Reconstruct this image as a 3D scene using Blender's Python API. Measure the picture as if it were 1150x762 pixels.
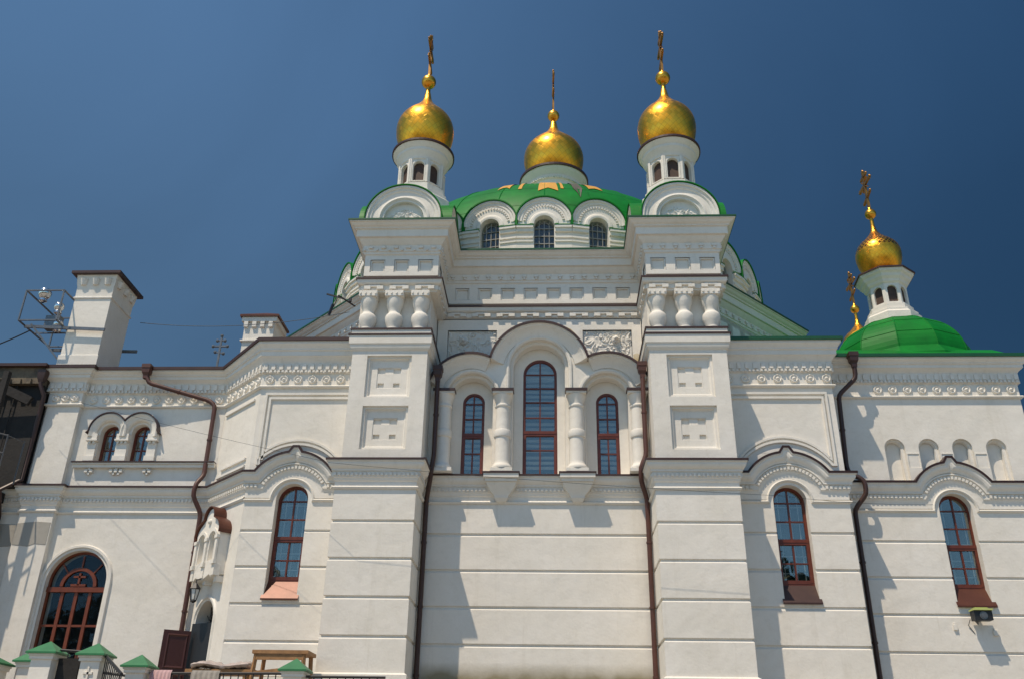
import bpy, bmesh, math, random
from mathutils import Vector, Matrix, noise
from mathutils.geometry import tessellate_polygon
R = math.radians
PI = math.pi
sc = bpy.context.scene
for o in list(bpy.data.objects): bpy.data.objects.remove(o)
col = sc.collection
random.seed(7)

# ------------------------------------------------------------------ camera
cam = bpy.data.cameras.new('camera'); camo = bpy.data.objects.new('camera', cam); col.objects.link(camo)
sc.camera = camo
rt = Vector((0.99905369, 0.04074175, 0.01522626)); fw = Vector((-0.04327986, 0.89653002, 0.44086368)); up = Vector((0.00431076, -0.44110547, 0.89744492))
mw = Matrix.Identity(4)
for i in range(3):
    mw[i][0] = rt[i]; mw[i][1] = up[i]; mw[i][2] = -fw[i]
mw[0][3], mw[1][3], mw[2][3] = 0, -18, 0
camo.matrix_world = mw
cam.sensor_width = 36; cam.lens = 36 * 1011.52 / 1150
cam.clip_start = 0.1; cam.clip_end = 3000
sc.render.resolution_x = 1024; sc.render.resolution_y = 678

# ------------------------------------------------------------------ light
SUN = Vector((-0.83, -1.0, 2.60)).normalized()          # direction towards the sun
elev = math.asin(SUN.z); azim = math.atan2(SUN.x, SUN.y)
world = bpy.data.worlds.new('World'); sc.world = world; world.use_nodes = True
wn = world.node_tree.nodes; wl = world.node_tree.links
sky = wn.new('ShaderNodeTexSky'); sky.sky_type = 'NISHITA'; sky.sun_disc = False
sky.sun_elevation = elev; sky.sun_rotation = azim
sky.altitude = 1200; sky.air_density = 1.0; sky.dust_density = 0.35; sky.ozone_density = 1.2
# the clear sky is deeper on the side turned away from the sun (direction in the world, not in the picture)
tcw = wn.new('ShaderNodeTexCoord'); dt = wn.new('ShaderNodeVectorMath'); dt.operation = 'DOT_PRODUCT'
wl.new(tcw.outputs['Generated'], dt.inputs[0]); dt.inputs[1].default_value = Vector((0.86, 0.45, 0.12)).normalized()
mrw = wn.new('ShaderNodeMapRange'); mrw.interpolation_type = 'SMOOTHSTEP'
mrw.inputs['From Min'].default_value = 0.0; mrw.inputs['From Max'].default_value = 0.95; mrw.inputs['To Min'].default_value = 1.0; mrw.inputs['To Max'].default_value = 0.0
wl.new(dt.outputs['Value'], mrw.inputs['Value'])
mxw = wn.new('ShaderNodeMix'); mxw.data_type = 'RGBA'; mxw.inputs['A'].default_value = (0.22, 0.42, 0.52, 1); mxw.inputs['B'].default_value = (0.84, 1.06, 1.06, 1)
wl.new(mrw.outputs[0], mxw.inputs['Factor'])
muw = wn.new('ShaderNodeMix'); muw.data_type = 'RGBA'; muw.blend_type = 'MULTIPLY'; muw.inputs['Factor'].default_value = 1
wl.new(sky.outputs[0], muw.inputs['A']); wl.new(mxw.outputs['Result'], muw.inputs['B'])
sxw = wn.new('ShaderNodeSeparateXYZ'); wl.new(tcw.outputs['Generated'], sxw.inputs[0])
mzw = wn.new('ShaderNodeMapRange'); mzw.interpolation_type = 'SMOOTHSTEP'; mzw.inputs['From Min'].default_value = 0.30; mzw.inputs['From Max'].default_value = 0.78
mzw.inputs['To Min'].default_value = 0.50; mzw.inputs['To Max'].default_value = 1.0; wl.new(sxw.outputs['Z'], mzw.inputs['Value'])
nzw = wn.new('ShaderNodeTexNoise'); nzw.inputs['Scale'].default_value = 2.2; nzw.inputs['Detail'].default_value = 5; nzw.inputs['Distortion'].default_value = 1.2; wl.new(tcw.outputs['Generated'], nzw.inputs['Vector'])
nrw = wn.new('ShaderNodeMapRange'); nrw.inputs['From Min'].default_value = 0.4; nrw.inputs['From Max'].default_value = 0.75; nrw.inputs['To Min'].default_value = 1.0; nrw.inputs['To Max'].default_value = 1.12; wl.new(nzw.outputs[0], nrw.inputs['Value'])
mnw = wn.new('ShaderNodeMath'); mnw.operation = 'MULTIPLY'; mfw = wn.new('ShaderNodeMapRange'); mfw.interpolation_type = 'SMOOTHSTEP'; mfw.inputs['From Min'].default_value = -0.35; mfw.inputs['From Max'].default_value = 0.35; wl.new(sxw.outputs['Y'], mfw.inputs['Value'])
mlw = wn.new('ShaderNodeMix'); mlw.inputs['A'].default_value = 1.06; wl.new(mfw.outputs[0], mlw.inputs['Factor']); wl.new(mzw.outputs[0], mlw.inputs['B'])
wl.new(mlw.outputs['Result'], mnw.inputs[0]); wl.new(nrw.outputs[0], mnw.inputs[1])
vmw = wn.new('ShaderNodeVectorMath'); vmw.operation = 'SCALE'; wl.new(muw.outputs['Result'], vmw.inputs[0]); wl.new(mnw.outputs[0], vmw.inputs['Scale'])
wl.new(vmw.outputs[0], wn['Background'].inputs[0]); wn['Background'].inputs[1].default_value = 0.115
sun = bpy.data.lights.new('sun', 'SUN'); sun.energy = 4.1; sun.angle = R(0.53); sun.color = (1.0, 0.855, 0.68)
suno = bpy.data.objects.new('sun', sun); col.objects.link(suno)
suno.rotation_euler = (-SUN).to_track_quat('-Z', 'Y').to_euler(); suno.location = (-20, -40, 60)
sc.view_settings.view_transform = 'Standard'; sc.view_settings.look = 'None'
sc.view_settings.exposure = 0.0; sc.view_settings.gamma = 1.0
try: sc.view_settings.use_curve_mapping = False
except Exception: pass

# ------------------------------------------------------------------ materials
def mat(name, rgb, rough=0.7, metal=0.0, var=0.0, vscale=2.0, bump=0.0, bscale=30.0, spec=0.5, dark=None, bevel=0.0, vary2=0.0):
    m = bpy.data.materials.new(name); m.use_nodes = True
    n = m.node_tree.nodes; l = m.node_tree.links; b = n['Principled BSDF']
    b.inputs['Base Color'].default_value = (*rgb, 1); b.inputs['Roughness'].default_value = rough
    b.inputs['Metallic'].default_value = metal; b.inputs['Specular IOR Level'].default_value = spec
    tc = n.new('ShaderNodeNewGeometry')
    out = None
    if var > 0:
        t = n.new('ShaderNodeTexNoise'); t.inputs['Scale'].default_value = vscale; t.inputs['Detail'].default_value = 6; t.inputs['Roughness'].default_value = 0.65
        l.new(tc.outputs['Position'], t.inputs['Vector'])
        r = n.new('ShaderNodeValToRGB'); d = dark or tuple(c * (1 - var) for c in rgb)
        r.color_ramp.elements[0].position = 0.3; r.color_ramp.elements[0].color = (*d, 1)
        r.color_ramp.elements[1].position = 0.68; r.color_ramp.elements[1].color = (*rgb, 1)
        l.new(t.outputs[0], r.inputs[0]); out = r.outputs[0]
        l.new(out, b.inputs['Base Color'])
    if bump > 0:
        t2 = n.new('ShaderNodeTexNoise'); t2.inputs['Scale'].default_value = bscale; t2.inputs['Detail'].default_value = 4
        l.new(tc.outputs['Position'], t2.inputs['Vector'])
        bp = n.new('ShaderNodeBump'); bp.inputs['Strength'].default_value = bump; bp.inputs['Distance'].default_value = 0.01
        l.new(t2.outputs[0], bp.inputs['Height']); l.new(bp.outputs[0], b.inputs['Normal'])
        if bevel > 0:
            bv = n.new('ShaderNodeBevel'); bv.samples = 3; bv.inputs['Radius'].default_value = bevel
            l.new(bv.outputs[0], bp.inputs['Normal'])
    return m

def plaster(name, rgb, streak=True, stain=False):
    m = mat(name, rgb, 0.85, var=0.07, vscale=0.9, bump=0.22, bscale=22, spec=0.25, bevel=0.012, dark=(rgb[0]*.91, rgb[1]*.90, rgb[2]*.87))
    n = m.node_tree.nodes; l = m.node_tree.links; b = n['Principled BSDF']
    src = b.inputs['Base Color'].links[0].from_socket
    geo = [x for x in n if x.type == 'NEW_GEOMETRY'][0]
    # slow unevenness of hand-floated plaster
    bmp = [x for x in n if x.type == 'BUMP'][0]; oldn = bmp.inputs['Normal'].links[0].from_socket
    nw = n.new('ShaderNodeTexNoise'); nw.inputs['Scale'].default_value = 2.3; nw.inputs['Detail'].default_value = 3; l.new(geo.outputs['Position'], nw.inputs['Vector'])
    b2 = n.new('ShaderNodeBump'); b2.inputs['Strength'].default_value = 0.35; b2.inputs['Distance'].default_value = 0.05
    l.new(nw.outputs[0], b2.inputs['Height']); l.new(oldn, b2.inputs['Normal']); l.new(b2.outputs[0], bmp.inputs['Normal'])
    # vertical rain streaks: noise stretched along z
    mp = n.new('ShaderNodeMapping'); mp.inputs['Scale'].default_value = (5, 5, 0.35)
    l.new(geo.outputs['Position'], mp.inputs[0])
    t = n.new('ShaderNodeTexNoise'); t.inputs['Scale'].default_value = 1.0; t.inputs['Detail'].default_value = 5; t.inputs['Roughness'].default_value = 0.7
    l.new(mp.outputs[0], t.inputs['Vector'])
    r = n.new('ShaderNodeValToRGB'); r.color_ramp.elements[0].position = 0.56; r.color_ramp.elements[0].color = (0, 0, 0, 1)
    r.color_ramp.elements[1].position = 0.78; r.color_ramp.elements[1].color = (0.42, 0.42, 0.42, 1)
    l.new(t.outputs[0], r.inputs[0])
    mx = n.new('ShaderNodeMix'); mx.data_type = 'RGBA'; mx.inputs['B'].default_value = (rgb[0]*.72, rgb[1]*.70, rgb[2]*.64, 1)
    l.new(r.outputs[0], mx.inputs['Factor']); l.new(src, mx.inputs['A'])
    src = mx.outputs['Result']
    # fine dirt
    t3 = n.new('ShaderNodeTexNoise'); t3.inputs['Scale'].default_value = 7; t3.inputs['Detail'].default_value = 8; t3.inputs['Roughness'].default_value = 0.8
    l.new(geo.outputs['Position'], t3.inputs['Vector'])
    r3 = n.new('ShaderNodeValToRGB'); r3.color_ramp.elements[0].position = 0.30; r3.color_ramp.elements[0].color = (0.92, 0.915, 0.90, 1)
    r3.color_ramp.elements[1].position = 0.5; r3.color_ramp.elements[1].color = (1, 1, 1, 1)
    l.new(t3.outputs[0], r3.inputs[0])
    mu = n.new('ShaderNodeMix'); mu.data_type = 'RGBA'; mu.blend_type = 'MULTIPLY'; mu.inputs['Factor'].default_value = 1
    l.new(src, mu.inputs['A']); l.new(r3.outputs[0], mu.inputs['B']); src = mu.outputs['Result']
    if stain:   # rising damp and moss near the foot of the wall
        sx = n.new('ShaderNodeSeparateXYZ'); l.new(geo.outputs['Position'], sx.inputs[0])
        mr = n.new('ShaderNodeMapRange'); mr.inputs['From Min'].default_value = stain + 0.24; mr.inputs['From Max'].default_value = stain - 0.05
        l.new(sx.outputs['Z'], mr.inputs['Value'])
        t4 = n.new('ShaderNodeTexNoise'); t4.inputs['Scale'].default_value = 1.7; t4.inputs['Detail'].default_value = 7; l.new(geo.outputs['Position'], t4.inputs['Vector'])
        ml = n.new('ShaderNodeMath'); ml.operation = 'MULTIPLY'; l.new(mr.outputs[0], ml.inputs[0]); l.new(t4.outputs[0], ml.inputs[1])
        m2 = n.new('ShaderNodeMath'); m2.operation = 'MULTIPLY'; m2.use_clamp = True; m2.inputs[1].default_value = 2.0; l.new(ml.outputs[0], m2.inputs[0])
        mz = n.new('ShaderNodeMix'); mz.data_type = 'RGBA'; mz.inputs['B'].default_value = (0.30, 0.26, 0.17, 1)
        l.new(m2.outputs[0], mz.inputs['Factor']); l.new(src, mz.inputs['A']); src = mz.outputs['Result']
    l.new(src, b.inputs['Base Color'])
    return m

WHITE = (0.825, 0.785, 0.715)
PL = plaster('white_plaster', WHITE)
PLS = plaster('white_plaster_damp', WHITE, stain=1.8)
PLG = plaster('patched_plaster', (0.42, 0.40, 0.36))
WORN = mat('worn_limewash', (0.76, 0.70, 0.58), 0.85, var=0.5, vscale=4, bump=0.3, dark=(0.60, 0.47, 0.24))
BROWN = mat('brown_sheet_metal', (0.060, 0.026, 0.020), 0.45, var=0.35, vscale=3, bump=0.1, bscale=8)
RUST = mat('rusty_brown_paint', (0.11, 0.038, 0.026), 0.5, var=0.5, vscale=4, dark=(0.07, 0.03, 0.022))
COPPER = mat('copper_coated_sheet', (0.125, 0.042, 0.024), 0.42, metal=0.3, var=0.25, vscale=5, bump=0.15, bscale=6)
WOOD = mat('red_brown_window_wood', (0.155, 0.034, 0.016), 0.42, var=0.35, vscale=9)
OAK = mat('orange_brown_wood', (0.20, 0.045, 0.014), 0.4, var=0.35, vscale=9)
OLDWOOD = mat('raw_timber', (0.42, 0.22, 0.09), 0.7, var=0.4, vscale=8, bump=0.4, bscale=20)
DARKWOOD = mat('dark_weathered_boards', (0.022, 0.019, 0.017), 0.8, var=0.5, vscale=6, bump=0.6, bscale=18)
FASCIA = mat('peeling_board', (0.20, 0.155, 0.10), 0.85, var=0.7, vscale=4, bump=0.8, bscale=10, dark=(0.06, 0.05, 0.04))
IRON = mat('black_iron', (0.018, 0.018, 0.020), 0.45)
GREY = mat('grey_steel', (0.20, 0.21, 0.22), 0.4, metal=0.6, var=0.3, vscale=9)
STEEL = mat('polished_steel', (0.75, 0.75, 0.74), 0.16, metal=1.0, var=0.15, vscale=9)
WOODB = mat('brown_shutter_board', (0.085, 0.045, 0.028), 0.65, var=0.4, vscale=14)
DARK = mat('dark_interior', (0.02, 0.02, 0.022), 0.9)
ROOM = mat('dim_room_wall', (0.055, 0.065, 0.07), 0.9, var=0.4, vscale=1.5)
BLIND = mat('pale_blind_slats', (0.50, 0.51, 0.50), 0.6)
BARS = mat('grey_painted_bars', (0.30, 0.29, 0.26), 0.5)
SHUT = mat('grey_brown_inner_shutter', (0.24, 0.19, 0.13), 0.8, var=0.5, vscale=5)
GRILLE = mat('pale_window_grille', (0.48, 0.48, 0.46), 0.5)
PINK = mat('pink_cloth', (0.55, 0.36, 0.36), 0.9, var=0.15, vscale=7, bump=0.3)
PLASTIC = mat('crumpled_polythene', (0.55, 0.46, 0.42), 0.25, var=0.4, vscale=9, bump=1.0, bscale=9)
YELLOW = mat('yellow_green_housing', (0.50, 0.55, 0.18), 0.4)
PAVE = mat('paving', (0.34, 0.32, 0.28), 0.9, var=0.3, vscale=1.2, bump=0.3)
BARK = mat('bark', (0.10, 0.07, 0.05), 0.9, var=0.4, vscale=6, bump=0.6)
LEAF = mat('leaves', (0.06, 0.11, 0.025), 0.6, var=0.5, vscale=1.5)
STARG = mat('gilded_star', (0.72, 0.37, 0.05), 0.5, metal=0.1, var=0.2, vscale=4)

def green_mat(name, rgb, seams=True):
    m = mat(name, rgb, 0.5, var=0.32, vscale=1.6, bump=0.5, bscale=2.0, spec=0.18, dark=(rgb[0], rgb[1]*.62, rgb[2]*.75))
    return m
GREEN = green_mat('green_roof_paint', (0.003, 0.20, 0.02))
DKGREEN = mat('dark_green_edge', (0.008, 0.085, 0.03), 0.45, var=0.2, vscale=4)
POSTG = mat('faded_green_sheet', (0.035, 0.20, 0.075), 0.45, var=0.25, vscale=6)

def gold_mat(name, pattern=False):
    m = bpy.data.materials.new(name); m.use_nodes = True
    n = m.node_tree.nodes; l = m.node_tree.links; b = n['Principled BSDF']
    b.inputs['Metallic'].default_value = 1.0; b.inputs['Base Color'].default_value = (0.95, 0.58, 0.13, 1)
    at = n.new('ShaderNodeUVMap'); at.uv_map = 'UVMap'
    mp = n.new('ShaderNodeMapping'); mp.inputs['Rotation'].default_value = (0, 0, R(45)); mp.inputs['Scale'].default_value = (1, 1, 1)
    l.new(at.outputs[0], mp.inputs[0])
    br = n.new('ShaderNodeTexVoronoi'); br.distance = 'CHEBYCHEV'; br.feature = 'F1'; br.inputs['Randomness'].default_value = 0.0; br.inputs['Scale'].default_value = 1.0
    l.new(mp.outputs[0], br.inputs['Vector'])
    # each shingle its own tint
    hs = n.new('ShaderNodeSeparateColor'); l.new(br.outputs['Color'], hs.inputs[0])
    rp = n.new('ShaderNodeValToRGB'); rp.color_ramp.elements[0].color = (0.98, 0.43, 0.035, 1); rp.color_ramp.elements[1].color = (1.0, 0.50, 0.05, 1)
    l.new(hs.outputs[0], rp.inputs[0])
    rr = n.new('ShaderNodeMapRange'); rr.inputs['To Min'].default_value = 0.28; rr.inputs['To Max'].default_value = 0.42
    l.new(hs.outputs[1], rr.inputs['Value']); l.new(rr.outputs[0], b.inputs['Roughness'])
    colr = rp.outputs[0]
    # dark lap lines
    st = n.new('ShaderNodeMapRange'); st.inputs['From Min'].default_value = 0.44; st.inputs['From Max'].default_value = 0.50; l.new(br.outputs['Distance'], st.inputs['Value'])
    mx = n.new('ShaderNodeMix'); mx.data_type = 'RGBA'; mx.inputs['B'].default_value = (0.60, 0.30, 0.04, 1)
    l.new(st.outputs[0], mx.inputs['Factor']); l.new(colr, mx.inputs['A']); colr = mx.outputs['Result']
    if pattern:   # openwork diamonds on the upper half
        sx = n.new('ShaderNodeSeparateXYZ'); l.new(at.outputs[0], sx.inputs[0])
        g = n.new('ShaderNodeMath'); g.operation = 'GREATER_THAN'; g.inputs[1].default_value = pattern; l.new(sx.outputs['Y'], g.inputs[0])
        g2 = n.new('ShaderNodeMath'); g2.operation = 'LESS_THAN'; g2.inputs[1].default_value = 0.34; l.new(br.outputs['Distance'], g2.inputs[0])
        g3 = n.new('ShaderNodeMath'); g3.operation = 'MULTIPLY'; l.new(g.outputs[0], g3.inputs[0]); l.new(g2.outputs[0], g3.inputs[1])
        m3 = n.new('ShaderNodeMix'); m3.data_type = 'RGBA'; m3.inputs['B'].default_value = (0.20, 0.07, 0.03, 1)
        l.new(g3.outputs[0], m3.inputs['Factor']); l.new(colr, m3.inputs['A']); colr = m3.outputs['Result']
    l.new(colr, b.inputs['Base Color'])
    bp = n.new('ShaderNodeBump'); bp.inputs['Strength'].default_value = 0.25; bp.inputs['Distance'].default_value = 0.015
    ns = n.new('ShaderNodeTexNoise'); ns.inputs['Scale'].default_value = 7; geo = n.new('ShaderNodeNewGeometry'); l.new(geo.outputs['Position'], ns.inputs['Vector'])
    ad = n.new('ShaderNodeMath'); ad.operation = 'MULTIPLY_ADD'; ad.inputs[1].default_value = 0.6
    l.new(ns.outputs[0], ad.inputs[0]); l.new(hs.outputs[2], ad.inputs[2])
    l.new(ad.outputs[0], bp.inputs['Height']); l.new(bp.outputs[0], b.inputs['Normal'])
    return m
GOLD = gold_mat('gilded_shingles')
GOLDP = gold_mat('gilded_openwork_shingles', 7.4)
GOLD2 = mat('gilded_metal', (0.95, 0.47, 0.06), 0.33, metal=1.0, var=0.3, vscale=6)
CROSSG = mat('dull_gilded_cross', (0.42, 0.22, 0.06), 0.45, metal=0.8, var=0.4, vscale=6)

def glass_mat(name, fac=0.42, tint=(0.75, 0.85, 0.95)):
    m = bpy.data.materials.new(name); m.use_nodes = True
    n = m.node_tree.nodes; l = m.node_tree.links
    n.remove(n['Principled BSDF']); o = n['Material Output']
    gl = n.new('ShaderNodeBsdfGlossy'); gl.inputs['Roughness'].default_value = 0.02; gl.inputs['Color'].default_value = (*tint, 1)
    tr = n.new('ShaderNodeBsdfTransparent'); tr.inputs['Color'].default_value = (0.82, 0.86, 0.86, 1)
    mx = n.new('ShaderNodeMixShader'); mx.inputs[0].default_value = fac
    geo = n.new('ShaderNodeNewGeometry'); ns = n.new('ShaderNodeTexNoise'); ns.inputs['Scale'].default_value = 1.6
    l.new(geo.outputs['Position'], ns.inputs['Vector'])
    bp = n.new('ShaderNodeBump'); bp.inputs['Strength'].default_value = 0.06; bp.inputs['Distance'].default_value = 0.05
    l.new(ns.outputs[0], bp.inputs['Height']); l.new(bp.outputs[0], gl.inputs['Normal'])
    l.new(tr.outputs[0], mx.inputs[1]); l.new(gl.outputs[0], mx.inputs[2]); l.new(mx.outputs[0], o.inputs[0])
    return m
GLASS = glass_mat('window_glass', 0.16, (.88, .86, .80))
GLASSD = glass_mat('dim_window_glass', 0.05)

# ------------------------------------------------------------------ mesh builder
class Fr:   # a wall frame: u along the wall, z up, d out of the wall
    def __init__(s, o, u=(1, 0), base=0.0):
        U = Vector((u[0], u[1], 0)).normalized(); s.o = Vector((o[0], o[1], base)); s.U = U; s.O = U.cross(Vector((0, 0, 1)))
    def __call__(s, u, z, d=0.0): return s.o + s.U * u + s.O * d + Vector((0, 0, z))
def front(y): return Fr((0, y))

class MB:
    def __init__(s): s.v = []; s.f = []; s.m = []; s.uv = None
    def face(s, pts, m=0):
        i = len(s.v); s.v += [tuple(p) for p in pts]; s.f.append(tuple(range(i, i + len(pts)))); s.m.append(m)
    def grid(s, rows, m=0, close=False):   # rows of points
        i = len(s.v); n = len(rows[0])
        for r in rows: s.v += [tuple(p) for p in r]
        for a in range(len(rows) - 1):
            for b in range(n if close else n - 1):
                c = (b + 1) % n
                s.f.append((i + a * n + b, i + a * n + c, i + (a + 1) * n + c, i + (a + 1) * n + b)); s.m.append(m)
    def box(s, f, u0, u1, z0, z1, d0, d1, m=0):
        P = [f(u, z, d) for d in (d0, d1) for z in (z0, z1) for u in (u0, u1)]
        i = len(s.v); s.v += [tuple(p) for p in P]
        for q in ((0, 1, 3, 2), (4, 6, 7, 5), (0, 4, 5, 1), (2, 3, 7, 6), (0, 2, 6, 4), (1, 5, 7, 3)):
            s.f.append(tuple(i + k for k in q)); s.m.append(m)
    def bx(s, x0, x1, y0, y1, z0, z1, m=0): s.box(Fr((0, 0)), x0, x1, z0, z1, -y0, -y1, m)
    def slab(s, f, outline, holes=(), d1=0.0, d0=-0.3, m=0, back=True, hback=None, rim=True):
        polys = [outline] + list(holes)
        tess = tessellate_polygon([[Vector((a, b, 0)) for a, b in p] for p in polys])
        allp = [q for p in polys for q in p]
        for d in ([d1, d0] if back else [d1]):
            i = len(s.v); s.v += [tuple(f(a, b, d)) for a, b in allp]
            for t in tess: s.f.append(tuple(i + k for k in t)); s.m.append(m)
        for k, p in enumerate(polys):
            if k == 0 and not rim: continue
            e = d0 if (k == 0 or hback is None) else hback
            n = len(p); i = len(s.v)
            s.v += [tuple(f(a, b, d1)) for a, b in p] + [tuple(f(a, b, e)) for a, b in p]
            for j in range(n):
                q = (j + 1) % n; s.f.append((i + j, i + q, i + n + q, i + n + j)); s.m.append(m)
    def sweep(s, f, path, prof, m=0, closed=False, mit=(0, 0), cap=True):
        # path in (u,z); prof of (n,d): n along the left normal of travel
        n = len(path); rows = []
        def nrm(a, b):
            dx, dz = b[0] - a[0], b[1] - a[1]; L = math.hypot(dx, dz) or 1; return (-dz / L, dx / L)
        for i, p in enumerate(path):
            if closed: n1 = nrm(path[i - 1], p); n2 = nrm(p, path[(i + 1) % n])
            else:
                n1 = nrm(path[i - 1], p) if i else nrm(p, path[1]); n2 = nrm(p, path[i + 1]) if i < n - 1 else n1
            bx, bz = n1[0] + n2[0], n1[1] + n2[1]; L2 = (bx * bx + bz * bz) / 2 or 1; L2 = max(L2, 0.35)
            bx, bz = bx / L2, bz / L2
            row = []
            for (a, d) in prof:
                u = p[0] + bx * a; z = p[1] + bz * a
                if not closed and i == 0: u -= mit[0] * d
                if not closed and i == n - 1: u += mit[1] * d
                row.append(f(u, z, d))
            rows.append(row)
        if closed: rows.append(rows[0])
        s.grid(rows, m)
        if cap and not closed: s.face(rows[0], m); s.face(rows[-1][::-1], m)
    def plan(s, path, prof, m=0, closed=False, cap=True, pre=None, post=None, dz=None):
        # path in plan (x,y), outward to the right of travel; prof of (d,z)
        n = len(path); rows = []
        def nrm(a, b):
            dx, dy = b[0] - a[0], b[1] - a[1]; L = math.hypot(dx, dy) or 1; return (dy / L, -dx / L)
        for i, p in enumerate(path):
            if closed: n1 = nrm(path[i - 1], p); n2 = nrm(p, path[(i + 1) % n])
            else:
                n2 = nrm(p, path[i + 1]) if i < n - 1 else (nrm(p, post) if post else None)
                n1 = nrm(path[i - 1], p) if i else (nrm(pre, p) if pre else n2)
                if n2 is None: n2 = n1
            bx, by = n1[0] + n2[0], n1[1] + n2[1]; L2 = (bx * bx + by * by) / 2 or 1
            bx, by = bx / L2, by / L2
            zo = dz[i] if dz else 0
            rows.append([(p[0] + bx * d, p[1] + by * d, z + (zo * min(1, max(0, (z - 8.14) / .4)) if zo else 0)) for d, z in prof])
        if closed: rows.append(rows[0])
        s.grid(rows, m)
        if cap and not closed: s.face(rows[0], m); s.face(rows[-1][::-1], m)
    def dent_plan(s, path, z0, z1, d0, d1, w, sp, m=0, ins=0.0):
        for a, b in zip(path[:-1], path[1:]):
            L = math.hypot(b[0] - a[0], b[1] - a[1]); f = Fr(a, (b[0] - a[0], b[1] - a[1]))
            n = max(1, int((L - 2 * ins + (sp - w)) / sp)); st = (L - (n * sp - (sp - w))) / 2
            for k in range(n): s.box(f, st + k * sp, st + k * sp + w, z0, z1, d0, d1, m)
    def dent_path(s, f, path, n0, n1, d0, d1, w, sp, m=0):
        pos = sp / 2; acc = 0
        for a, b in zip(path[:-1], path[1:]):
            dx, dz = b[0] - a[0], b[1] - a[1]; L = math.hypot(dx, dz)
            if L < 1e-6: continue
            t = (dx / L, dz / L); nn = (-t[1], t[0])
            while pos < acc + L:
                q = pos - acc; c = (a[0] + t[0] * q, a[1] + t[1] * q)
                i = len(s.v)
                for d in (d0, d1):
                    for (aa, bb) in ((n0, -w / 2), (n0, w / 2), (n1, w / 2), (n1, -w / 2)):
                        s.v.append(tuple(f(c[0] + nn[0] * aa + t[0] * bb, c[1] + nn[1] * aa + t[1] * bb, d)))
                for q4 in ((0, 1, 2, 3), (4, 7, 6, 5), (0, 4, 5, 1), (1, 5, 6, 2), (2, 6, 7, 3), (3, 7, 4, 0)):
                    s.f.append(tuple(i + k for k in q4)); s.m.append(m)
                pos += sp
            acc += L
    def lathe(s, c, prof, n=32, m=0, a0=0.0, a1=2 * PI, uvn=None):
        full = abs(a1 - a0 - 2 * PI) < 1e-6
        k = n if full else n + 1
        rows = [[(c[0] + r * math.cos(a0 + (a1 - a0) * j / n), c[1] + r * math.sin(a0 + (a1 - a0) * j / n), c[2] + z) for j in range(k)] for r, z in prof]
        s.grid(rows, m, close=full)
    def tube(s, pts, r, n=8, m=0):
        pts = [Vector(p) for p in pts]; rows = []; prev = None
        for i, p in enumerate(pts):
            t = ((pts[i] - pts[i - 1]).normalized() if i else Vector((0, 0, 0))) + ((pts[i + 1] - pts[i]).normalized() if i < len(pts) - 1 else Vector((0, 0, 0)))
            t.normalize()
            x = prev - t * prev.dot(t) if prev else t.orthogonal()
            x.normalize(); y = t.cross(x); prev = x
            rr = r[i] if isinstance(r, (list, tuple)) else r
            rows.append([p + (x * math.cos(2 * PI * j / n) + y * math.sin(2 * PI * j / n)) * rr for j in range(n)])
        s.grid(rows, m, close=True); s.face(rows[0][::-1], m); s.face(rows[-1], m)
    def ball(s, c, r, n=20, m=0, sz=1.0):
        s.lathe(c, [(max(1e-4, r * math.sin(PI * k / 12)), -r * sz * math.cos(PI * k / 12)) for k in range(13)], n, m)
    def bar(s, a, b, w, h=None, m=0):   # square bar between two points
        a, b = Vector(a), Vector(b); t = (b - a).normalized(); h = h or w
        x = t.cross(Vector((0, 0, 1)));  x = x.normalized() if x.length > 1e-3 else Vector((1, 0, 0)); y = x.cross(t)
        P = [p + x * (w / 2 * i) + y * (h / 2 * j) for p in (a, b) for i, j in ((-1, -1), (1, -1), (1, 1), (-1, 1))]
        i = len(s.v); s.v += [tuple(p) for p in P]
        for q in ((0, 3, 2, 1), (4, 5, 6, 7), (0, 1, 5, 4), (1, 2, 6, 5), (2, 3, 7, 6), (3, 0, 4, 7)):
            s.f.append(tuple(i + k for k in q)); s.m.append(m)
    def build(s, name, mats, parent=None, smooth=None, uvf=None, loc=None):
        me = bpy.data.meshes.new(name); me.from_pydata(s.v, [], s.f)
        if not isinstance(mats, (list, tuple)): mats = [mats]
        for m in mats: me.materials.append(m)
        me.polygons.foreach_set('material_index', s.m)
        if uvf:
            uv = me.uv_layers.new(name='UVMap'); i = 0
            for p in me.polygons:
                uvs = [uvf(me.vertices[me.loops[li].vertex_index].co) for li in p.loop_indices]
                mx = max(a for a, b in uvs)
                for li, (a, b) in zip(p.loop_indices, uvs):
                    if mx - a > uvf.N / 2: a += uvf.N
                    uv.data[li].uv = (a, b)
        bm = bmesh.new(); bm.from_mesh(me); bmesh.ops.remove_doubles(bm, verts=bm.verts, dist=0.0004)
        bmesh.ops.recalc_face_normals(bm, faces=bm.faces); bm.to_mesh(me); bm.free()
        if smooth:
            me.polygons.foreach_set('use_smooth', [True] * len(me.polygons)); me.set_sharp_from_angle(angle=R(smooth))
        o = bpy.data.objects.new(name, me); col.objects.link(o)
        if parent: o.parent = parent
        if loc: o.location = loc
        return o

def tag(o, label=None, cat=None, group=None, kind=None):
    if label: o['label'] = label
    if cat: o['category'] = cat
    if group: o['group'] = group
    if kind: o['kind'] = kind
    return o
def thing(name, label, cat, group=None, loc=(0, 0, 0)):
    o = bpy.data.objects.new(name, None); col.objects.link(o); o.location = loc; o.empty_display_size = 0.2
    return tag(o, label, cat, group)
def dup(o, parent, loc=None, rot=None):
    c = o.copy(); col.objects.link(c); c.parent = parent
    if loc is not None: c.location = loc
    if rot is not None: c.rotation_euler = rot
    for ch in [x for x in bpy.data.objects if x.parent == o]: dup(ch, c)
    return c

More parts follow.
